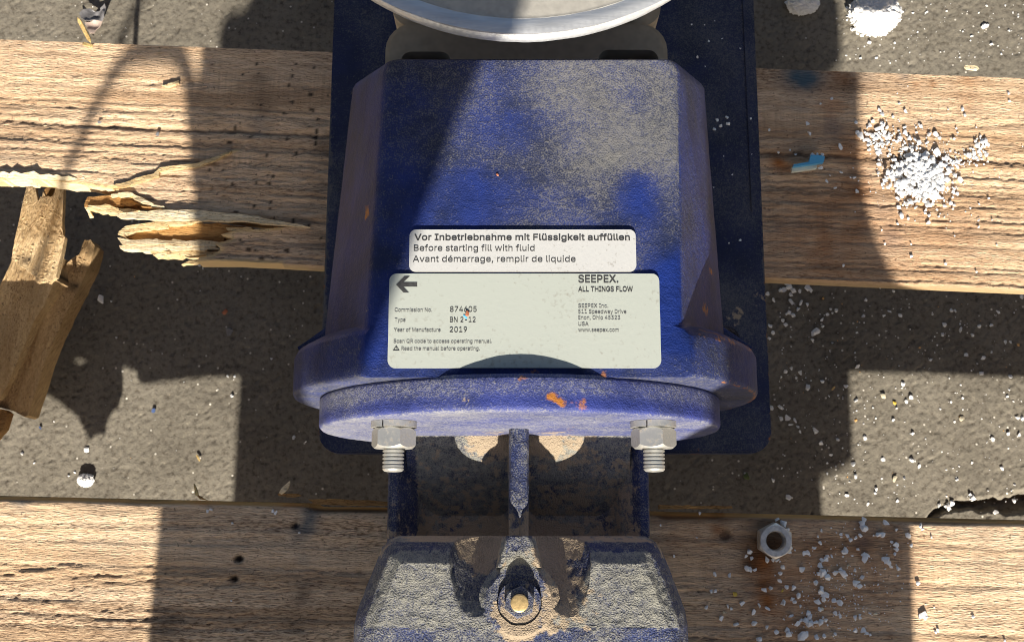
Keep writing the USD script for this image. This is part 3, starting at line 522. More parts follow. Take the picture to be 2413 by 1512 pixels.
if neck.volume() < 0: neck = man(np.column_stack([vv[:, 0] + XR, YF + .001 - vv[:, 2], vv[:, 1]]), tn.faces[:, ::-1])
ramps = [hullpts([(XR + s_ * x, y, z) for x in (.003, hw - .0070) for y, z in ((YF + .001, H + .0868), (YF - .004, H + .0850), (YF - .016, H + .0775), (YF - .030, zf + .0002), (YF + .001, zf - .004), (YF - .030, zf - .004))]) for s_ in (-1, 1)]
outl = [(938, 1262), (918, 1270), (901, 1287), (886, 1325), (862, 1385), (841, 1440), (835, 1470), (832, 1530), (832, 1700), (1622, 1700), (1622, 1530), (1620, 1470), (1614, 1437), (1592, 1378), (1572, 1325), (1556, 1290), (1540, 1272), (1518, 1263)]
ring0 = np.array(PX(outl, H + .098)); cc = np.array([XR, yb - .03])
def inset(r, d): return np.array(Polygon(ring0).buffer(0).buffer(-d, join_style=1).exterior.coords)[:-1]
pts = [(x, y, H + .02) for x, y in ring0] + [(x, y, H + .098) for x, y in ring0] + [(x, y, H + .1045) for x, y in inset(ring0, .0018)] + [(x, y, H + .1095) for x, y in inset(ring0, .0048)] + [(x, y, ZB) for x, y in inset(ring0, .0095) if y > P(1200, 1478, ZB)[1]]
ysl = P(1200, 1478, ZB)[1]
pts += [(XR - .049, ysl, ZB), (XR + .049, ysl, ZB), (XR - .046, -.075, ZB - .013), (XR + .046, -.075, ZB - .013)]
block = hullpts(pts)
sc = P(1224, 1418, ZB)[:2]; sn = P(1224, 1352, ZB)[:2]
def zcyl(c, r, z0, z1, seg=48): return Manifold.cylinder(z1 - z0, r, r, seg).translate((c[0], c[1], z0))
slot = Manifold.batch_hull([zcyl(sc, .0079, ZB - .0013, ZB + .02), zcyl(sn, .0068, ZB - .0013, ZB + .02)])
def notch(px, d):      # a shallow valley either side of the rib
    a, b = P(px, 1245, ZB), P(px + d, 1425, ZB)
    return Manifold.batch_hull([Manifold.sphere(.014, 40).translate((a[0], a[1], ZB - .002)), Manifold.sphere(.008, 40).translate((b[0], b[1], ZB + .0068))])
ridge = hullpts([(XR + x * k, y, z) for x in (-1, 1) for k, y, z in ((.0040, yb + .004, rib_t - .0006), (.0034, yb + .004, rib_t), (.0078, P(1224, 1336, ZB)[1], rib_t - .0010), (.0070, P(1224, 1334, ZB)[1], rib_t - .0002), (.0082, P(1224, 1336, ZB)[1], ZB - .004), (.0060, yb + .004, ZB - .004))])
casing = ((neck + ramps[0] + ramps[1] + block) - notch(1146, -32) - notch(1304, 36) + ridge) - slot
boss = hullpts([(sc[0] + r_ * math.cos(t), sc[1] + r_ * math.sin(t), z_) for r_, z_ in ((.0145, ZB - .003), (.0115, ZB + .0009)) for t in np.linspace(0, 6.2832, 40)]) - slot
casing = casing + boss
tube = Manifold.cylinder(0.5, .045, .045, 64).rotate((90, 0, 0)).translate((XR, -.06, ZA - .03))
casing = casing + tube
ct = tri(casing.refine_to_length(0.0011)); ct.merge_vertices()
mask = (ct.vertices[:, 1] > -0.07)
am = np.where((ct.vertices[:, 2] > ZB - .004) & (ct.vertices[:, 1] > ysl - .002) & (np.hypot(ct.vertices[:, 0] - sc[0], ct.vertices[:, 1] - sc[1]) > .0095), .00062, .00025)
nn = ct.vertex_normals
ct.vertices = ct.vertices + nn * ((xy(ct.vertices, 480, 14, 3) - .5) * 2 * am)[:, None]
def case_mud(v):
    a = 0.16 + (xy(v, 70, 17, 4) - .5) * .3
    low = (v[:, 1] > yb - .004) & (v[:, 2] < ZB - .008)
    a = a + np.where(low, .19 + .26 * np.exp(-np.abs(v[:, 1] - yb) / .007) - .10 * (np.abs(v[:, 0] - XM) > hw - .0085), 0)
    a = a + .34 * (v[:, 2] < rib_t - .006) * np.clip(1 - (YF - v[:, 1]) / .012, 0, 1) * (v[:, 1] > yb) * np.exp(-((np.abs(v[:, 0] - XR) - .012) / .008) ** 2)
    for px, py, r_, m_ in ((1130, 1320, .006, .34), (1310, 1320, .006, .34), (1150, 1290, .008, .3), (1290, 1290, .008, .3), (1300, 1450, .010, .34), (1330, 1400, .010, .22), (1180, 1440, .004, .34), (1225, 1478, .006, .34), (1190, 1500, .006, .2)): a = a + m_ * blob(v, P(px, py, ZB), r_)
    return a
def case_dust(v):
    flat = (v[:, 2] > ZB - .003) & (v[:, 1] > ysl) & (np.hypot(v[:, 0] - sc[0], v[:, 1] - sc[1]) > .0125)
    d = np.where(flat, .63 + (xy(v, 60, 19, 4) - .5) * .24, .48 + (xy(v, 60, 20, 4) - .5) * .25)
    d = np.where((v[:, 1] <= ysl) & (v[:, 2] > ZB - .02), .46 + (xy(v, 60, 22, 4) - .5) * .34, d)
    d = np.where((v[:, 1] > yb + .002) & (v[:, 2] < rib_t - .004), .62 + (xy(v, 130, 24, 4) - .5) * .45, d)
    d = np.where((np.abs(v[:, 0] - XR) < .0045) & (v[:, 1] > yb - .001) & (v[:, 2] > H + .09), .46 + (xy(v, 110, 25, 4) - .5) * .5, d)
    d = np.where((np.abs(v[:, 0] - XM) > hw - .0085) & (v[:, 1] > yb - .001) & (v[:, 2] < zt + .002), .42, d)
    return d
obj('suction_casing', ct, 'casing_paint', pump, 40, {'dust': case_dust, 'mud': case_mud})

def hexnut(af, h, hole_r, ch=0.0012):
    """A hexagon nut standing on z = 0: chamfered corners, round bore with a few thread grooves."""
    r_ = af / math.sqrt(3)
    hexa = Manifold.cylinder(h, r_, r_, 6)
    cone = Manifold.revolve(CrossSection([np.array([(0, 0), (af / 2 * .97, 0), (r_ * 1.01, ch), (r_ * 1.01, h - ch), (af / 2 * .97, h), (0, h)])], m3.FillRule.NonZero), 64)
    prof = [(0, -.001), (hole_r * 1.16, -.001), (hole_r * 1.02, ch * .7)]
    n = 5
    for i in range(n):
        z_ = ch * .7 + (h - 1.4 * ch) * i / n; s_ = (h - 1.4 * ch) / n
        prof += [(hole_r * .97, z_ + s_ * .25), (hole_r * 1.06, z_ + s_ * .75)]
    prof += [(hole_r * 1.0, h - ch * .7), (hole_r * 1.16, h + .0005), (0, h + .0005)]
    return (hexa ^ cone) - Manifold.revolve(CrossSection([np.array(prof)], m3.FillRule.NonZero), 48)
def thread(r, h, pitch, dome=0.0012, cap=1.25):
    prof = [(0, 0), (r, 0)]; n = int(h / pitch)
    for i in range(n):
        z_ = i * pitch; prof += [(r * .86, z_ + pitch * .08), (r * .86, z_ + pitch * .16), (r, z_ + pitch * .42), (r, z_ + pitch * .78), (r * .88, z_ + pitch * .98)]
    prof += [(r * .98, n * pitch + .0002), (r * .98, n * pitch + dome * .5), (r * .82, n * pitch + dome), (0, n * pitch + dome * cap)]
    return Manifold.revolve(CrossSection([np.array(prof)], m3.FillRule.NonZero), 48)
def to_y(m, x, y, z, spin=0.0):
    """Stand a z-up Manifold on the flange face: its z axis points south (-y)."""
    return m.rotate((0, 0, spin)).rotate((90, 0, 0)).translate((x, y, z))
for k, (px, py) in enumerate(((928, 1022), (1540, 1028))):
    zb_ = H + .142; x_ = P(px, py, zb_)[0]
    w1 = Manifold.cylinder(.0021, .0077, .0077, 48) - Manifold.cylinder(.01, .0043, .0043, 32).translate((0, 0, -.002))
    gap = bx(-.0002 - .003, .0002 - .003, .003, .01, -.001, .003)
    obj('washer', to_y(w1 - gap, x_, YF - .0001, zb_, 0), 'zinc', pump, 35)
    obj('nut', to_y(hexnut(.0132, .0068, .0034), x_, YF - .0023, zb_, 8 if k == 0 else 14), 'zinc', pump, 25)
    obj('threaded_stud', to_y(thread(.0036, .0140, .00125), x_, YF - .0018, zb_), 'zinc', pump, 50)
# plug screw sunk in the end block
zp = ZB - .0012
obj('washer', zcyl(sc, .0076, zp, zp + .0016) - zcyl(sc, .0034, zp - .01, zp + .01), 'casing_paint', pump, 30, {'dust': lambda v: .45 + 0 * v[:, 0], 'mud': lambda v: .30 + .3 * (v[:, 1] < sc[1] - .003)}, label='muddy washer in the recess')
obj('nut', hexnut(.0098, .0036, .0028).rotate((0, 0, 22)).translate((sc[0], sc[1] + .0002, zp + .0017)), 'casing_paint', pump, 25, {'dust': lambda v: .5 + 0 * v[:, 0], 'mud': lambda v: .28 + 0 * v[:, 0]}, label='blue painted nut in the recess')
obj('threaded_stud', thread(.0031, .0058, .001, .0007, 1.05).translate((sc[0], sc[1], zp + .0015)), 'brass', pump, 50, label='yellow metal stud end in the recess')

# motor end: beige bracket, round silver cover
def rrect(x0, x1, y0, y1, r, n=6): return Polygon([(x0, y0), (x1, y0), (x1, y1), (x0, y1)]).buffer(-r).buffer(r, quad_segs=n)
zk = H + .118
a0, a1 = P(906, 118, zk), P(1575, 110, zk)
yk = P(1240, 70, zk)[1]
br = prism(rrect(a0[0], a1[0], YN + .0035, yk + .004, .011), H + .03, zk - .003) + prism(rrect(a0[0] + .002, a1[0] - .002, YN + .0055, yk + .002, .010), zk - .0031, zk)
s1, s2 = PX([(945, 122), (1062, 160)], zk), PX([(1410, 118), (1552, 160)], zk)
for (p0, p1) in (s1, s2):
    br = br - prism(rrect(p0[0], p1[0], YN - .002, max(p0[1], p1[1]), .004), zk - .025, zk + .01)
obj('bearing_bracket', br, 'beige_casting', pump, 30)
b0, b1 = P(925, 60, H + .11), P(1556, 60, H + .11)
br2 = prism(rrect(b0[0], b1[0], yk + .0042, yk + .045, .008), H + .03, H + .112)
obj('bearing_bracket', br2, 'beige_casting', pump, 30)
obj('bearing_bracket', prism(rrect(b0[0] + .006, b1[0] - .009, yk + .006, yk + .060, .003), H + .112, H + .128), 'beige_casting', pump, 30)
def circ(pts):
    p_ = np.array(pts); A = np.column_stack([2 * p_, np.ones(len(p_))]); s_ = np.linalg.lstsq(A, (p_ ** 2).sum(1), rcond=None)[0]
    return s_[0], s_[1], math.sqrt(s_[2] + s_[0] ** 2 + s_[1] ** 2)
z_lo, z_hi = H + .176, H + .190
c_lo = circ(PX([(862, 0), (950, 42), (1060, 82), (1220, 108), (1400, 80), (1500, 47), (1592, 0)], z_lo))
c_hi = circ(PX([(918, 0), (1000, 32), (1090, 58), (1220, 76), (1370, 60), (1450, 35), (1520, 3)], z_hi))
ccx, ccy, rl = c_lo; rh = c_hi[2]
rh = math.hypot(c_hi[0] - ccx, c_hi[1] - ccy) * 0 + (ccy - (c_hi[1] - c_hi[2]))
pr = [(rh - .0045, z_hi), (rh - .0015, z_hi + .0007), (rh + .0008, z_hi + .0003), (rh + (rl - rh) * .55, z_lo + .009), (rl - .0012, z_lo + .0050), (rl, z_lo + .0030), (rl - .0004, z_lo + .0004), (rl - .002, z_lo), (rh - .0045, z_lo)]
rim = Manifold.revolve(CrossSection([np.array(pr)], m3.FillRule.EvenOdd), 256).translate((ccx, ccy, 0))
top = Manifold.revolve(CrossSection([np.array([(0, z_lo + .001), (rh - .0044, z_lo + .001), (rh - .0044, z_hi + .0001), (rh - .0055, z_hi - .0002), (0, z_hi - .0002)])], m3.FillRule.EvenOdd), 128).translate((ccx, ccy, 0))
col = zcyl((ccx, ccy), .045, H + .0101, z_lo + .0012)
rt = rough(rim, .003, .00025, 140, 41, 3)
cover = obj('motor_cover', top, 'cover_top', pump, 30, label='round grey metal motor cover')
obj('rim', rt, 'cover_rim', cover, 40)
obj('motor_column', col, 'plate_paint', pump, 30)

# labels and their print
def label_sheet(name, px, z0, thick, r, material):
    q_ = np.array(PX(px, z0)); x0, x1 = q_[[0, 3], 0].mean(), q_[[1, 2], 0].mean(); y1, y0 = q_[:2, 1].mean(), q_[2:, 1].mean()
    return obj(name, prism(rrect(x0, x1, y0, y1, r), z0 - .0012, z0 + thick), material, pump, 30, {})
LZ = ZT + 0.0006
warn = label_sheet('warning_label', [(966, 541), (1496, 541), (1501, 639), (963, 641)], LZ, .0003, .0022, 'white_label')
plate_l = label_sheet('name_plate', [(918, 646), (1553, 643), (1558, 865), (913, 868)], LZ, .0002, .0024, 'grey_label')
def text(parent, s_, x0, x1, base, cap, bold=False, ink='label_ink', zt_=LZ + .0003):
    """A printed line between two photo columns on the label."""
    a, b = P(x0, base, zt_), P(x1, base, zt_); up_ = P(x0, base - cap, zt_)
    t = meshkit.text_mesh(s_, 1.0, 0.02, bold)
    w = t.bounds[1, 0] - t.bounds[0, 0]
    sx, sy = (b[0] - a[0]) / w, (up_[1] - a[1])
    v = t.vertices; t.vertices = np.column_stack([a[0] + (v[:, 0] - t.bounds[0, 0]) * sx, a[1] + v[:, 1] * sy, zt_ - .0001 + v[:, 2] / .02 * .00022])
    t.fix_normals()
    obj('lettering', t, ink, parent, False)
zx = lambda z: 908.9 + z * .2767
zy = lambda z: 530.8 + z * .2767
TW = LZ + .0003; TP = LZ + .0002
for s_, a, b, c_, cap, bold, ink in (('Vor Inbetriebnahme mit Flüssigkeit auffüllen', 245, 2080, 128, 51, True, 'label_ink'), ('Before starting fill with fluid', 240, 1268, 220, 52, False, 'label_ink'), ('Avant démarrage, remplir de liquide', 232, 1618, 313, 52, False, 'label_ink')):
    text(warn, s_, zx(a), zx(b), zy(c_), cap * .2767, bold, ink, TW)
for s_, a, b, c_, cap, bold, ink in (('SEEPEX.', 1640, 1982, 488, 62, True, 'label_ink'), ('ALL THINGS FLOW', 1640, 2105, 565, 42, True, 'label_ink'),
        ('SEEPEX Inc.', 1640, 1895, 703, 33, False, 'label_ink_grey'), ('511 Speedway Drive', 1640, 2050, 752, 33, False, 'label_ink_grey'), ('Enon, Ohio 45323', 1640, 1997, 803, 33, False, 'label_ink_grey'), ('USA', 1640, 1727, 857, 33, False, 'label_ink_grey'), ('www.seepex.com', 1640, 1985, 907, 33, False, 'label_ink_grey'),
        ('Commission No.', 77, 395, 737, 33, False, 'label_ink_grey'), ('874605', 547, 775, 738, 46, False, 'label_ink'), ('Type', 77, 168, 822, 33, False, 'label_ink_grey'), ('BN 2-12', 547, 765, 826, 44, False, 'label_ink'), ('Year of Manufacture', 70, 467, 907, 33, False, 'label_ink_grey'), ('2019', 545, 693, 911, 46, False, 'label_ink'),
        ('Scan QR code to access operating manual.', 67, 905, 1003, 32, False, 'label_ink_grey'), ('Read the manual before operating.', 133, 802, 1065, 32, False, 'label_ink_grey')):
    text(plate_l, s_, zx(a), zx(b), zy(c_), cap * .2767, bold, ink, TP)
def flat(parent, name, zpts, zt_, holes=()):
    p_ = Polygon(PX([(zx(x), zy(y)) for x, y in zpts], zt_), [PX([(zx(x), zy(y)) for x, y in h_], zt_) for h_ in holes])
    obj(name, prism(p_, zt_ - .0001, zt_ + .00012), 'label_ink', parent, False)
flat(plate_l, 'flow_arrow', [(88, 505), (160, 433), (205, 433), (150, 485), (268, 485), (268, 522), (150, 522), (197, 573), (152, 573)], TP)
flat(plate_l, 'warning_triangle', [(62, 1066), (90, 1022), (117, 1066)], TP, [[(72, 1060), (90, 1031), (107, 1060)]])
flat(plate_l, 'warning_triangle', [(87, 1038), (94, 1038), (91, 1056)], TP)

# ------------------------------------------------------------------ loose things
ln = P(1821, 1270, H)
nut_m = hexnut(.0141, .0085, .0042, .0011).rotate((0, 0, 27)).rotate((2.0, -2.5, 0)).translate((ln[0] - .0002, ln[1] - .0004, H + .0001))
obj('loose_nut', nut_m, 'steel_nut', None, 25, label='loose silver hexagon nut lying on the lower board among white grains', cat='nut')

def lump(r, seed, flat_=0.75, sub=1):
    """A broken crystal: the hull of a few jittered points."""
    g_ = np.random.default_rng(seed); k = 14
    d = g_.normal(size=(k, 3)); d /= np.linalg.norm(d, axis=1)[:, None]
    v = d * g_.uniform(.78, 1.12, (k, 1)) * g_.uniform(0.70, 1.3, 3) * [1, 1, flat_]
    a = g_.uniform(0, 6.28); c, s_ = math.cos(a), math.sin(a)
    v = r * np.column_stack([c * v[:, 0] - s_ * v[:, 1], s_ * v[:, 0] + c * v[:, 1], v[:, 2]])
    return tri(hullpts(v))
grains = []      # (x, y photo, z surface, radius in photo px, where, material)
g = np.random.default_rng(11)
def add(lst, z, where, mt='salt'): grains.extend([(x, y, z, r, where, mt) for x, y, r in lst])
def scatter(n, cx, cy, sx, sy, z, where, r0, r1, mt='salt', clip=None):
    k = 0
    while k < n:
        x, y = g.normal(cx, sx), g.normal(cy, sy)
        if clip is None or clip(x, y): grains.append((x, y, z, r0 * (r1 / r0) ** g.power(0.6), where, mt)); k += 1
def uniform(n, x0, x1, y0, y1, z, where, r0, r1, mt='salt'):
    for _ in range(n): grains.append((g.uniform(x0, x1), g.uniform(y0, y1), z, r0 * (r1 / r0) ** (g.uniform() ** 2), where, mt))
BZ = bpz
zc6 = lambda L: [(1608.6 + x * .4256, 643 + y * .4256, r) for x, y, r in L]
zc3 = lambda L: [(1608.6 + x * .4256, y * .4256, r) for x, y, r in L]
zc2 = lambda L: [(1528 + x * .3666, 1110 + y * .3666, r) for x, y, r in L]
heap = lambda x, y: True
scatter(260, 2172, 412, 37, 31, H, 'heap', 6, 12); scatter(110, 2172, 455, 34, 20, H, 'heap', 4, 9)
for k in range(210):      # the upper layer of the heap
    x, y = g.normal(2172, 26), g.normal(412, 22); grains.append((x, y, H + .0018, g.uniform(5, 10), 'heap', 'salt'))
scatter(60, 2070, 330, 17, 22, H, 'heap', 4, 9); scatter(35, 2110, 318, 20, 12, H, 'heap', 4, 9); scatter(30, 2312, 345, 10, 17, H, 'heap', 4, 8); scatter(20, 2290, 362, 14, 6, H, 'heap', 4, 8)
scatter(420, 2165, 405, 48, 42, H, 'heap', 1.0, 2.6, clip=lambda x, y: 170 < y < 640 and x > 1850); scatter(160, 1990, 1400, 70, 60, H, 'lower board', 1.0, 2.2, clip=lambda x, y: y > 1215 and x > 1640); scatter(40, 2140, 345, 30, 12, H, 'heap', 2.5, 6); scatter(50, 2260, 382, 30, 8, H, 'heap', 2.5, 6); scatter(120, 2170, 400, 95, 70, H, 'heap', 2, 5, clip=lambda x, y: 170 < y < 640 and x > 1850)
add(zc3([(1195, 1150, 10), (1205, 1195, 12), (1250, 1210, 6), (1090, 610, 8), (1105, 635, 8), (1235, 615, 8), (1545, 605, 8), (1560, 640, 7), (1320, 700, 9), (1310, 690, 6), (1515, 710, 6), (1400, 745, 12), (1420, 765, 10), (1365, 745, 9), (870, 812, 12), (690, 685, 8), (700, 740, 9), (825, 548, 6), (765, 575, 5), (960, 680, 8), (950, 985, 8), (965, 1060, 8), (795, 1005, 10), (845, 1040, 6), (890, 1470, 8), (1120, 1350, 6), (1265, 1420, 8), (1455, 1460, 7), (1740, 1355, 5), (1640, 1220, 6), (1640, 1255, 6), (1810, 560, 6), (1805, 515, 6), (1265, 1350, 5), (530, 845, 5), (595, 830, 5), (625, 855, 5), (480, 720, 5), (985, 750, 14), (965, 735, 10), (1025, 705, 8)]), H, 'upper board')
add(zc3([(720, 860, 9), (745, 855, 7), (775, 855, 6), (745, 905, 5), (765, 930, 11)]), H + .004, 'upper board')
add([(1690, 283, 8), (1712, 278, 8), (1715, 292, 7), (1698, 297, 8), (1683, 305, 7), (1768, 280, 6), (1744, 566, 6), (1644, 134, 7), (1670, 97, 5), (1745, 115, 5), (1630, 58, 5), (1702, 92, 4), (1662, 157, 4), (1725, 412, 4), (1705, 368, 4), (1718, 573, 4), (1660, 60, 4)], BZ, 'base plate')
uniform(26, 1640, 1775, 10, 620, BZ, 'base plate', 1.6, 4)
low_spots = [(1140, 560, 12), (1150, 545, 9), (1115, 570, 11), (1105, 605, 9), (1175, 545, 8), (1120, 655, 14), (1095, 655, 9), (1155, 682, 13), (1205, 650, 13), (1240, 655, 16), (1230, 635, 10), (1265, 665, 9), (1330, 635, 9), (1340, 710, 11), (1325, 720, 9), (1375, 680, 10), (1355, 735, 9), (1075, 715, 10), (1110, 770, 12), (1130, 790, 12), (1110, 745, 9), (1090, 835, 12), (1125, 820, 8), (1145, 800, 9), (1190, 830, 9), (1230, 845, 12), (1105, 880, 10), (1025, 910, 9), (1035, 930, 9), (1010, 960, 14), (1035, 975, 14), (955, 975, 12), (980, 955, 8), (1075, 970, 10), (1105, 965, 12), (1140, 960, 9), (915, 930, 10), (1230, 930, 8), (1200, 910, 8), (1330, 940, 9), (1360, 940, 8), (900, 1045, 15), (890, 1020, 9), (985, 1060, 16), (1010, 1050, 12), (1080, 1065, 9), (1130, 1060, 8), (1200, 1045, 8), (1330, 1020, 9), (1380, 1020, 10), (1400, 1040, 8), (1530, 570, 13), (1540, 590, 11), (1510, 565, 9), (1560, 610, 9), (1605, 625, 11), (1390, 555, 14), (1380, 530, 9), (1410, 540, 8), (1065, 490, 12), (1020, 520, 9), (1000, 525, 8), (1265, 510, 12), (1250, 520, 8), (1500, 405, 12), (1475, 405, 10), (1370, 335, 12), (1385, 360, 14), (1385, 305, 8), (1525, 335, 12), (1590, 375, 8), (1590, 470, 10), (1590, 500, 9), (1585, 530, 9), (1665, 410, 10), (1690, 475, 7), (860, 840, 13), (600, 845, 11), (745, 760, 10), (785, 750, 9), (890, 745, 8), (930, 748, 10), (675, 905, 11), (560, 980, 12), (640, 625, 11), (655, 630, 9), (685, 630, 7), (845, 655, 10), (845, 702, 9), (862, 615, 10), (985, 628, 13), (520, 668, 9), (425, 665, 9), (430, 770, 7), (403, 770, 9), (373, 872, 9), (467, 945, 10), (510, 865, 9), (530, 880, 7), (710, 1075, 12), (680, 975, 11), (965, 798, 11), (925, 818, 9), (940, 840, 9), (975, 865, 9), (1345, 500, 7), (1110, 385, 8), (1240, 405, 7), (1275, 415, 8), (1300, 440, 7), (1330, 425, 8), (1360, 410, 8), (1105, 460, 8), (310, 425, 5), (165, 545, 5), (330, 270, 8), (80, 345, 5), (1750, 345, 9), (1762, 372, 7), (1760, 920, 13), (1775, 935, 11), (1745, 930, 9), (1730, 715, 8), (2085, 932, 6), (1820, 420, 5), (1860, 1020, 7), (1845, 1030, 6), (2290, 1085, 6), (760, 1000, 7), (820, 1030, 9), (870, 950, 6), (765, 880, 8), (710, 860, 8), (665, 560, 7), (650, 515, 9), (625, 545, 7), (760, 565, 11), (800, 570, 9), (825, 570, 9), (905, 515, 10), (912, 490, 11), (870, 525, 8), (865, 335, 11), (825, 310, 10), (890, 375, 9), (1420, 545, 6)]
add(zc2(low_spots), H, 'lower board')
add(zc2([(490, 905, 9), (1075, 715, 9), (1115, 885, 9), (1460, 915, 7), (1285, 605, 7)]), H, 'lower board', 'salt_cream'); add(zc2([(555, 788, 7), (860, 765, 6)]), H, 'lower board', 'grit_yellow')
scatter(110, 1990, 1420, 75, 60, H, 'lower board', 2.0, 4.5, clip=lambda x, y: y > 1215 and x > 1640); scatter(60, 2010, 1350, 70, 60, H, 'lower board', 2, 4.5, clip=lambda x, y: y > 1225 and x > 1640)
gs = [(590, 80, 13), (560, 95, 12), (610, 100, 12), (575, 60, 11), (540, 95, 10), (600, 120, 9), (690, 85, 12), (710, 95, 10), (650, 100, 8), (600, 160, 11), (655, 165, 9), (690, 175, 8), (590, 220, 12), (610, 235, 11), (575, 225, 9), (640, 200, 8), (740, 325, 13), (725, 335, 9), (720, 370, 8), (770, 255, 9), (775, 293, 8), (850, 208, 8), (820, 200, 8), (800, 230, 7), (555, 260, 8), (570, 285, 8), (485, 290, 9), (470, 115, 8), (505, 150, 8), (500, 330, 8), (480, 360, 7), (1090, 75, 9), (1015, 150, 7), (1170, 100, 7), (1000, 240, 8), (1115, 235, 8), (1145, 215, 8), (1205, 235, 7), (570, 545, 11), (600, 525, 8), (655, 550, 11), (630, 580, 7), (545, 575, 6), (695, 632, 12), (775, 600, 8), (905, 625, 8), (545, 745, 10), (490, 745, 10), (575, 800, 11), (545, 805, 7), (625, 815, 9), (600, 840, 8), (640, 850, 8), (735, 872, 12), (650, 878, 6), (765, 942, 9), (860, 918, 7), (585, 1240, 12), (500, 1145, 8), (970, 515, 9), (1370, 480, 8), (1490, 205, 8), (1540, 315, 10), (1450, 285, 8), (1605, 345, 7), (1645, 295, 8), (1710, 290, 8), (1745, 215, 8), (1785, 385, 8), (1815, 382, 7), (1665, 468, 9), (1655, 553, 9), (1815, 572, 8), (1570, 455, 8), (1440, 340, 7), (1880, 130, 8), (1510, 210, 7)]
add(zc6(gs), 0, 'shaded ground')
gl2 = [(1265, 688, 9), (1240, 710, 7), (1185, 745, 6), (1275, 885, 9), (1010, 912, 9), (1715, 920, 12), (1805, 890, 8), (1862, 892, 8), (1880, 805, 9), (1855, 800, 8), (960, 1127, 9), (945, 1055, 10), (1225, 1135, 7), (1070, 1195, 9), (1068, 1215, 8), (1770, 1080, 10), (1735, 1322, 8), (1025, 1280, 8), (910, 1230, 7), (1310, 1070, 7), (1165, 812, 8), (1220, 615, 7), (960, 705, 8), (1110, 1030, 7), (1190, 1260, 6), (1605, 1048, 6), (1550, 692, 6), (1800, 682, 6), (1265, 1035, 9), (820, 1005, 7), (1600, 1240, 14), (1590, 1225, 10), (1610, 1250, 10), (1480, 1290, 13), (1490, 1275, 10), (1470, 1305, 9), (1455, 1290, 8), (1420, 1285, 8), (1835, 1260, 8), (1520, 1140, 6), (1840, 1170, 5), (850, 1070, 6), (800, 1050, 6)]
add(zc6(gl2), 0, 'sunlit ground'); add(zc6([(1110, 682, 12), (1175, 1140, 11), (1545, 805, 9)]), 0, 'sunlit ground', 'salt_cream'); add(zc6([(1172, 718, 8)]), 0, 'sunlit ground', 'grit_yellow'); add(zc6([(1540, 798, 7), (960, 815, 6), (1860, 397, 7), (780, 138, 6)]), 0, 'sunlit ground', 'salt_orange')
uniform(330, 1830, 2413, 700, 1190, 0, 'shaded ground', 1.8, 4.5); uniform(24, 1830, 2413, 700, 1190, 0, 'shaded ground', 1.8, 4, 'salt_orange'); uniform(130, 1960, 2413, 5, 150, 0, 'sunlit ground', 1.6, 5)
for k in range(46):
    a = g.uniform(3.0, 6.4); r_ = g.uniform(.85, 1.15); grains.append((2055 + 52 * r_ * math.cos(a), 42 - 40 * r_ * math.sin(a), 0, g.uniform(4, 9), 'lump foot', 'salt'))
add(zc3([(905, 52, 13), (1670, 150, 14), (1665, 145, 10), (1690, 140, 8), (1710, 245, 7), (1860, 92, 5), (1810, 170, 6), (1275, 70, 5), (1355, 65, 5), (1035, 235, 9), (985, 320, 7), (1075, 320, 6), (1600, 200, 6)]), 0, 'upper ground')
uniform(46, 20, 760, 640, 1150, 0, 'left ground', 1.4, 3.2); uniform(18, 20, 620, 5, 110, 0, 'left ground', 1.4, 3); uniform(14, 20, 760, 640, 1150, 0, 'left ground', 1.2, 2.6, 'salt_orange')
add([(546, 932, 9), (204, 1060, 9), (262, 709, 6), (52, 1068, 7), (175, 1113, 6), (162, 1120, 6), (692, 1031, 7), (720, 1040, 5), (639, 845, 5), (273, 795, 4), (536, 886, 4), (552, 886, 5), (470, 625, 6), (478, 632, 5), (80, 1090, 5)], 0, 'left ground')
add([(497, 1200, 8), (490, 1204, 6), (643, 1203, 7), (650, 1207, 7), (548, 1232, 4), (545, 1414, 4), (705, 1254, 4)], H, 'left of lower board')
LAB = {'heap': ('small white salt grain in the heap on the upper board, right side', 'white grains heaped on the upper board'),
       'upper board': ('small white salt grain lying on the upper board beside the heap', 'white grains beside the heap on the upper board'),
       'base plate': ('small white salt grain on the dark blue base plate', 'white grains on the base plate'),
       'lower board': ('small white salt grain on the lower board around the loose nut', 'white grains on the lower board'),
       'shaded ground': ('small white salt grain on shaded concrete right of the base plate', 'white grains on the shaded concrete'),
       'sunlit ground': ('small white salt grain on sunlit concrete at the right', 'white grains on the sunlit concrete'),
       'upper ground': ('small white salt grain on sunlit concrete beyond the upper board, right side', 'white grains beyond the upper board'),
       'lump foot': ('white crumb at the foot of the large white lump, top right', 'crumbs around the large white lump'),
       'left ground': ('small white grit grain on the concrete left of the pump', 'white grit left of the pump'),
       'left of lower board': ('small white flake on the shaded lower board left of the pump', 'white flakes on the lower board, left')}
COLNAME = {'salt_cream': 'cream', 'salt_orange': 'orange', 'grit_yellow': 'yellow'}
order = sorted(range(len(grains)), key=lambda i: -grains[i][3])
rest = {}
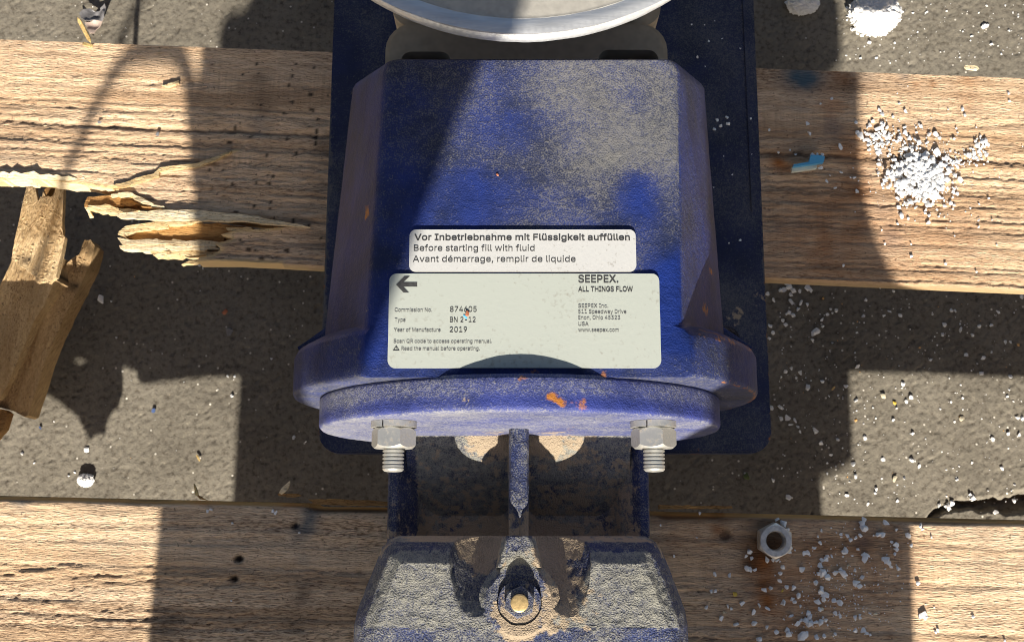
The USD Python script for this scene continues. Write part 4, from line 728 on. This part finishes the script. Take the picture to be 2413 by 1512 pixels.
for k, i in enumerate(order):
    x, y, z, r_, where, mt = grains[i]
    c_ = P(x, y, z); rad = r_ * (ZC - z) / F * (0.84 if where == 'heap' else 0.70)
    m_ = lump(rad, i, 0.62); m_.apply_translation((c_[0], c_[1], z + rad * 0.50 - (0.0008 if z == 0 else 0.0004)))
    if k < 290:
        lab, grp = LAB[where]
        if where == 'lower board':
            w_ = 'touching or close round the loose nut' if math.hypot(x - 1821, y - 1275) < 78 else 'between the pump and the loose nut' if x < 1790 else 'on its sunlit right end' if x > 2148 else 'near the bottom edge, right of the pump' if y > 1455 else 'close to its upper edge' if y < 1275 else 'in the cluster below the nut'
            lab, grp = 'small white salt grain on the lower board, ' + w_, 'white grains on the lower board, ' + w_
        elif where == 'heap':
            w_ = 'in the left arm of the heap' if x < 2100 else 'in the right arm of the heap' if x > 2245 else 'in the thick middle of the heap' if y > 372 else 'along the upper side of the heap'
            lab, grp = 'small white salt grain on the upper board, ' + w_, 'white grains on the upper board, ' + w_
        elif where == 'shaded ground':
            w_ = 'just below the upper board' if y < 750 else 'beside the corner of the base plate' if x < 1990 else 'far from the base plate'
            lab, grp = 'small white salt grain on shaded concrete, ' + w_, 'white grains on shaded concrete, ' + w_
        if mt != 'salt': lab, grp = lab.replace('white', COLNAME[mt]), grp.replace('white', COLNAME[mt])
        obj('salt_grain', m_, mt, None, 50, label=lab, cat='grain', group=grp)
    else: rest.setdefault(mt, []).append(m_)
for mt, ms in rest.items():
    obj('loose_grains', trimesh.util.concatenate(ms), mt, None, 50, label={'salt': 'fine white grains scattered over boards, plate and concrete', 'salt_orange': 'fine orange grit scattered on the concrete', 'salt_cream': 'fine cream grains', 'grit_yellow': 'fine yellow grit'}[mt], cat='grains', kind='stuff')

def chunk(px, py, r, lab, seed, mt='salt', sq=(1.0, 0.8, 0.55)):
    m_ = trimesh.creation.icosphere(5, 1.0); v = m_.vertices
    d = 1 + 0.55 * (fbm(v * 1.7 + seed, 3, seed) - .5) + 0.30 * (fbm(v * 6 + seed, 3, seed) - .5) + .22 * (fbm(v * 11, 3, seed) - .5) + .16 * np.abs(fbm(v * 22, 2, seed) - .5)
    m_.vertices = v * d[:, None] * r * np.array(sq); c_ = P(px, py, 0); m_.apply_translation((c_[0], c_[1], r * sq[2] * .8 - .001))
    obj('salt_chunk', m_, mt, None, 40, label=lab, cat='chunk')
chunk(2055, 42, .0150, 'large crumbly white lump on sunlit concrete at the top right', 4, sq=(1.0, .85, .6))
chunk(1889, 14, .0090, 'white lump in shade on the concrete beside the base plate', 9, sq=(1.1, .8, .7))
chunk(204, 1131, .0042, 'small angular white lump on concrete near the lower board, left', 12, sq=(1.1, .9, .7))

# blue plastic bit on the upper board
bl = thing('plastic_clip', 'small light blue L-shaped plastic piece on the upper board', 'plastic piece', P(1905, 388, H))
z3 = lambda L: PX([(1608.6 + x * .4256, y * .4256) for x, y in L], H + .003)
obj('arm', prism(Polygon(z3([(604, 928), (690, 912), (740, 908), (742, 932), (650, 946), (606, 950)])).buffer(0), H + .0008, H + .0035), 'pale_plastic', bl, 30)
obj('block', prism(Polygon(z3([(606, 922), (690, 908), (702, 870), (760, 872), (778, 880), (770, 912), (740, 916), (700, 922), (606, 934)])).buffer(0), H + .0036, H + .0062), 'blue_plastic', bl, 30)

# debris by the upper left
def sheet(name, pts, z, curl, mat_, seed, thick=.0008, **kw):
    p_ = Polygon(PX(pts, z)).buffer(0); t = tri(prism(p_, 0, thick).refine_to_length(.0015)); c_ = t.vertices[:, :2].mean(0)
    d_ = np.linalg.norm(t.vertices[:, :2] - c_, axis=1)
    t.vertices[:, 2] += z + curl * (d_ / d_.max()) ** 2 + (fbm(t.vertices * [220, 220, 0] + seed, 3, seed) - .5) * curl * 1.1
    return obj(name, t, mat_, **kw)
zt4 = lambda L: [((150 + x / 3.447) * .8043, y / 3.447 * .8043) for x, y in L]
fk = thing('crumpled_flake', 'crumpled grey and pinkish flake on concrete at the top left', 'flake', (*P(222, 45, 0)[:2], 0))
sheet('upper_half', zt4([(312, 175), (350, 130), (400, 100), (450, 125), (500, 120), (530, 95), (570, 75), (578, 110), (560, 205), (520, 235), (450, 215), (370, 240), (330, 215)]), .0045, .0055, 'grey_flake', 3, parent=fk, label='grey upper half')
sheet('lower_half', zt4([(352, 245), (450, 212), (540, 225), (512, 260), (470, 310), (445, 352), (400, 352), (375, 300)]), .0038, .0030, 'pink_flake', 5, parent=fk, label='pinkish lower half')
def stick(pts, z0, z1, w, mat_, label, cat):
    a, b = P(*pts[0], z0), P(*pts[1], z1); d_ = b - a; L = np.linalg.norm(d_); d_ /= L; n_ = np.cross(d_, [0, 0, 1]); n_ /= np.linalg.norm(n_); u_ = np.cross(n_, d_)
    P_ = []
    for t, k in ((0, .25), (.15, .8), (.5, 1), (.85, .8), (1, .15)):
        for i, j in ((-1, -.5), (1, -.5), (.8, .5), (-.8, .5)): P_.append(a + d_ * L * t + n_ * w * k * i * (1 + .2 * math.sin(9 * t + i)) + u_ * w * .7 * k * j)
    obj('wood_sliver', hullpts(P_), mat_, None, 25, label=label, cat='sliver')
stick(((183, 42), (214, 101)), .006, .003, .0014, 'straw', 'long straw coloured sliver leaning against the crumpled flake', 'sliver')
stick(((193, 102), (220, 109)), H - .001, H + .0006, .0010, 'straw', 'short straw coloured sliver on the north edge of the upper board, left', 'sliver')
stick(((2272, 158), (2307, 162)), H + .001, H + .001, .0014, 'pale_wood', 'pale sliver on the north edge of the upper board, right of the rust streaks', 'sliver')
stick(((463, 1071), (471, 1086)), .001, .0012, .0007, 'straw', 'tiny straw coloured sliver on sunlit concrete left of the pump', 'sliver')
stick(((1960, 919), (1968, 910)), .001, .001, .0006, 'straw', 'tiny yellow sliver on shaded concrete right of the base plate', 'sliver')
def flake(px, py, z, r, mt, label, seed):
    m_ = lump(r, seed, .45); c_ = P(px, py, z); m_.apply_translation((c_[0], c_[1], z + r * .3)); obj('paint_flake', m_, mt, None, 40, label=label, cat='flake')
flake(530, 735, 0, .0020, 'red_chip', 'reddish flake on the shaded concrete left of the pump', 3)
flake(540, 783, 0, .0032, 'grey_flake', 'grey green chip on the shaded concrete left of the pump', 5)
flake(1099, 739, LZ + .0002, .0011, 'red_chip', 'tiny orange red flake stuck on the lower label beside the commission number', 6)
flake(1096, 747, LZ + .0002, .0007, 'blue_plastic', 'tiny blue flake stuck on the lower label', 7)
flake(1172, 412, ZT + .0002, .0006, 'red_chip', 'tiny red speck on the dusty pump top above the labels', 8)
flake(1760, 1123, 0, .0030, 'green_leaf', 'small dark green leaf bit on shaded concrete below the base plate', 9)
flake(236, 288, H, .0012, 'grey_flake', 'tiny dark chip on the sunlit upper board, left', 10); flake(373, 316, H, .0014, 'grey_flake', 'small dark blue chip on the upper board near the arched shadow', 11)
flake(362, 966, 0, .0013, 'blue_chip', 'small blue chip on the sunlit concrete left of the pump', 12); flake(96, 1007, 0, .0011, 'blue_chip', 'tiny blue chip on sunlit concrete beside the broken board', 13)
flake(240, 705, 0, .0030, 'salt', 'white ribbed chip on shaded concrete right of the broken board', 14)

# ------------------------------------------------------------------ the person who stands behind the camera: only the shadow is in the picture
Y0 = -0.42
def pq(X, q_): return X, q_ - Y0 * TANE         # (x, height above ground where the sun ray meets the plane y = Y0)
Q = lambda x, y, z: (P(x, y, z)[0], z + P(x, y, z)[1] * TANE)
def leg(rows):
    """Trouser leg as a stack of ovals: (q, x left, x right)."""
    v, f, n = [], [], 28
    for i, (q_, a, b) in enumerate(rows):
        z_ = q_ - Y0 * TANE
        for k in range(n):
            t = 2 * math.pi * k / n; v.append(((a + b) / 2 + (b - a) / 2 * math.cos(t), Y0 + 0.018 * math.sin(t), z_))
    for i in range(len(rows) - 1):
        for k in range(n):
            p_, r_ = i * n + k, i * n + (k + 1) % n; f += [(p_, r_, r_ + n), (p_, r_ + n, p_ + n)]
    v += [((rows[0][1] + rows[0][2]) / 2, Y0, v[0][2]), ((rows[-1][1] + rows[-1][2]) / 2, Y0, v[-1][2])]
    a, b = len(v) - 2, len(v) - 1; e = (len(rows) - 1) * n
    for k in range(n): f += [(a, (k + 1) % n, k), (b, e + k, e + (k + 1) % n)]
    return trimesh.Trimesh(v, f, process=False)
z0q = lambda z: z + Y0 * TANE
left_leg = [(z0q(.03), -.165, -.080), (z0q(.12), -.160, -.078), (-.05, -.166, -.060), (.0, -.165, -.052), (.05, -.1640, -.050), (.110, -.1645, -.050), (.150, -.162, -.050), (.168, -.1570, -.052), (.188, -.1560, -.058), (.2, -.1535, -.066), (.223, -.1535, -.079), (.255, -.1565, -.078), (.262, -.1575, -.078), (.272, -.1555, -.077), (.282, -.155, -.076), (.315, -.155, -.070), (.340, -.155, -.0470), (.361, -.155, -.0335), (.374, -.155, -.0260), (.384, -.155, -.0200), (.394, -.155, -.0130), (.402, -.155, -.0075), (.44, -.155, .010), (.50, -.158, .022), (.60, -.162, .026)]
right_leg = [(z0q(.03), .080, .190), (z0q(.12), .078, .186), (-.05, .066, .183), (.0, .056, .1825), (.0236, .054, .1825), (.0246, .054, .2025), (.0535, .054, .2035), (.075, .054, .195), (.110, .054, .1805), (.149, .054, .1835), (.160, .054, .200), (.167, .055, .2105), (.190, .060, .2110), (.203, .068, .190), (.211, .068, .1830), (.222, .068, .176), (.232, .068, .172), (.245, .068, .1705), (.274, .068, .1735), (.30, .069, .175), (.35, .072, .180), (.42, .074, .185), (.50, .072, .188), (.60, .060, .190)]
legs = [man(t.vertices, t.faces) for t in (leg(left_leg), leg(right_leg))]
legs = [m if m.volume() > 0 else man(t.vertices, t.faces[:, ::-1]) for m, t in zip(legs, (leg(left_leg), leg(right_leg)))]
def sph(x, y, z, r): return Manifold.sphere(r, 20).translate((x, y, z))
def bone(*s_): return Manifold.batch_hull([sph(*a) for a in s_])
flap = man(*(lambda t: (t.vertices, t.faces))(trimesh.creation.extrude_polygon(Polygon([(-.16, .169), (-.1705, .1715), (-.181, .1735), (-.1875, .179), (-.183, .186), (-.172, .187), (-.1655, .196), (-.15, .2), (-.15, .175)]), .02)))
fm = tri(flap).vertices
flap = man(np.column_stack([fm[:, 0], Y0 - fm[:, 2], fm[:, 1] - Y0 * TANE]), tri(flap).faces)
zh = .60 - Y0 * TANE
body = legs[0] + legs[1] + bone((-.07, Y0, zh, .085), (.10, Y0, zh, .085), (.015, Y0, zh + .12, .12)) + flap
body = body + bone((-.05, Y0, zh + .12, .11), (.08, Y0, zh + .12, .11), (-.09, Y0 - .02, zh + .52, .095), (.12, Y0 - .02, zh + .52, .095), (.015, Y0, zh + .60, .05))
for s_ in (-1, 1): body = body + bone((.015 + s_ * .17, Y0 - .02, zh + .53, .055), (.015 + s_ * .24, Y0 + .0, zh + .26, .042)) + bone((.015 + s_ * .24, Y0, zh + .26, .042), (.015 + s_ * .16, Y0 + .17, zh + .16, .032))
person = thing('person', 'person in dark clothes standing at the near end of the pump', 'person', (.015, Y0, 0))
obj('clothed_body', body, 'dark_cloth', person, 50)
head = bone((.015, Y0, zh + .60, .05), (.015, Y0 + .01, zh + .70, .055)) + bone((.015, Y0 + .02, zh + .80, .088), (.015, Y0 + .045, zh + .74, .065)) + bone((.015, Y0 + .115, zh + .78, .012), (.015, Y0 + .10, zh + .81, .01))
obj('head', head, 'skin', person, 50)
obj('hair', bone((.015, Y0 + .005, zh + .83, .092), (.015, Y0 - .01, zh + .79, .088)), 'boot_leather', person, 50)
for s_ in (-1, 1):
    hx = .015 + s_ * .16; hand = bone((hx, Y0 + .17, zh + .16, .03), (hx - s_ * .02, Y0 + .235, zh + .145, .026))
    for k in range(4): hand = hand + bone((hx - s_ * .02 + (k - 1.5) * .016, Y0 + .24, zh + .148, .009), (hx - s_ * .025 + (k - 1.5) * .016, Y0 + .285 + .008 * (k in (1, 2)), zh + .14, .008), (hx - s_ * .025 + (k - 1.5) * .016, Y0 + .295, zh + .115, .007))
    hand = hand + bone((hx - s_ * .03, Y0 + .20, zh + .15, .012), (hx - s_ * .06, Y0 + .24, zh + .14, .010))
    obj('hand', hand, 'skin', person, 50)
    sx = -.122 if s_ < 0 else .132
    obj('boot', bone((sx, Y0 - .04, .04, .04), (sx, Y0 + .01, .10, .045), (sx, Y0 + .06, .035, .035)) + bone((sx, Y0 + .01, .04, .044), (sx, Y0 + .15, .03, .03)), 'boot_leather', person, 50)
# a strap hanging in a loop beside the left leg
cp = [Q(x, y, z) for x, y, z in ((450, 330, H), (449, 250, H), (441, 200, H), (428, 165, H), (408, 138, H), (380, 130, H), (345, 134, H), (310, 148, H), (282, 172, H), (252, 215, H), (222, 270, H), (195, 335, H), (170, 390, H), (152, 425, H), (335, 2, 0), (305, 60, 0), (278, 122, 0), (262, 180, 0))]
cp = cp[:-1] + [(-.243, .160), (-.225, .1535), (-.190, .1515), (-.160, .151)]
sm = np.array([(x, Y0 + .004, q_ - Y0 * TANE) for x, q_ in cp]); sm = np.vstack([[-.1535, Y0, sm[0, 2] - .012], sm])
def tube_mesh(pts, r):
    m_ = None
    for a, b, r0, r1 in zip(pts[:-1], pts[1:], r[:-1], r[1:]):
        s_ = Manifold.batch_hull([Manifold.sphere(r0, 10).translate(tuple(a)), Manifold.sphere(r1, 10).translate(tuple(b))]); m_ = s_ if m_ is None else m_ + s_
    return m_
rad = [.003] * 2 + [.0034, .0036, .0040, .0046, .0050, .0046, .0036, .0030, .0026] + [.0022] * 20
obj('strap', tube_mesh(sm, rad[:len(sm)]), 'dark_cloth', person, 50)
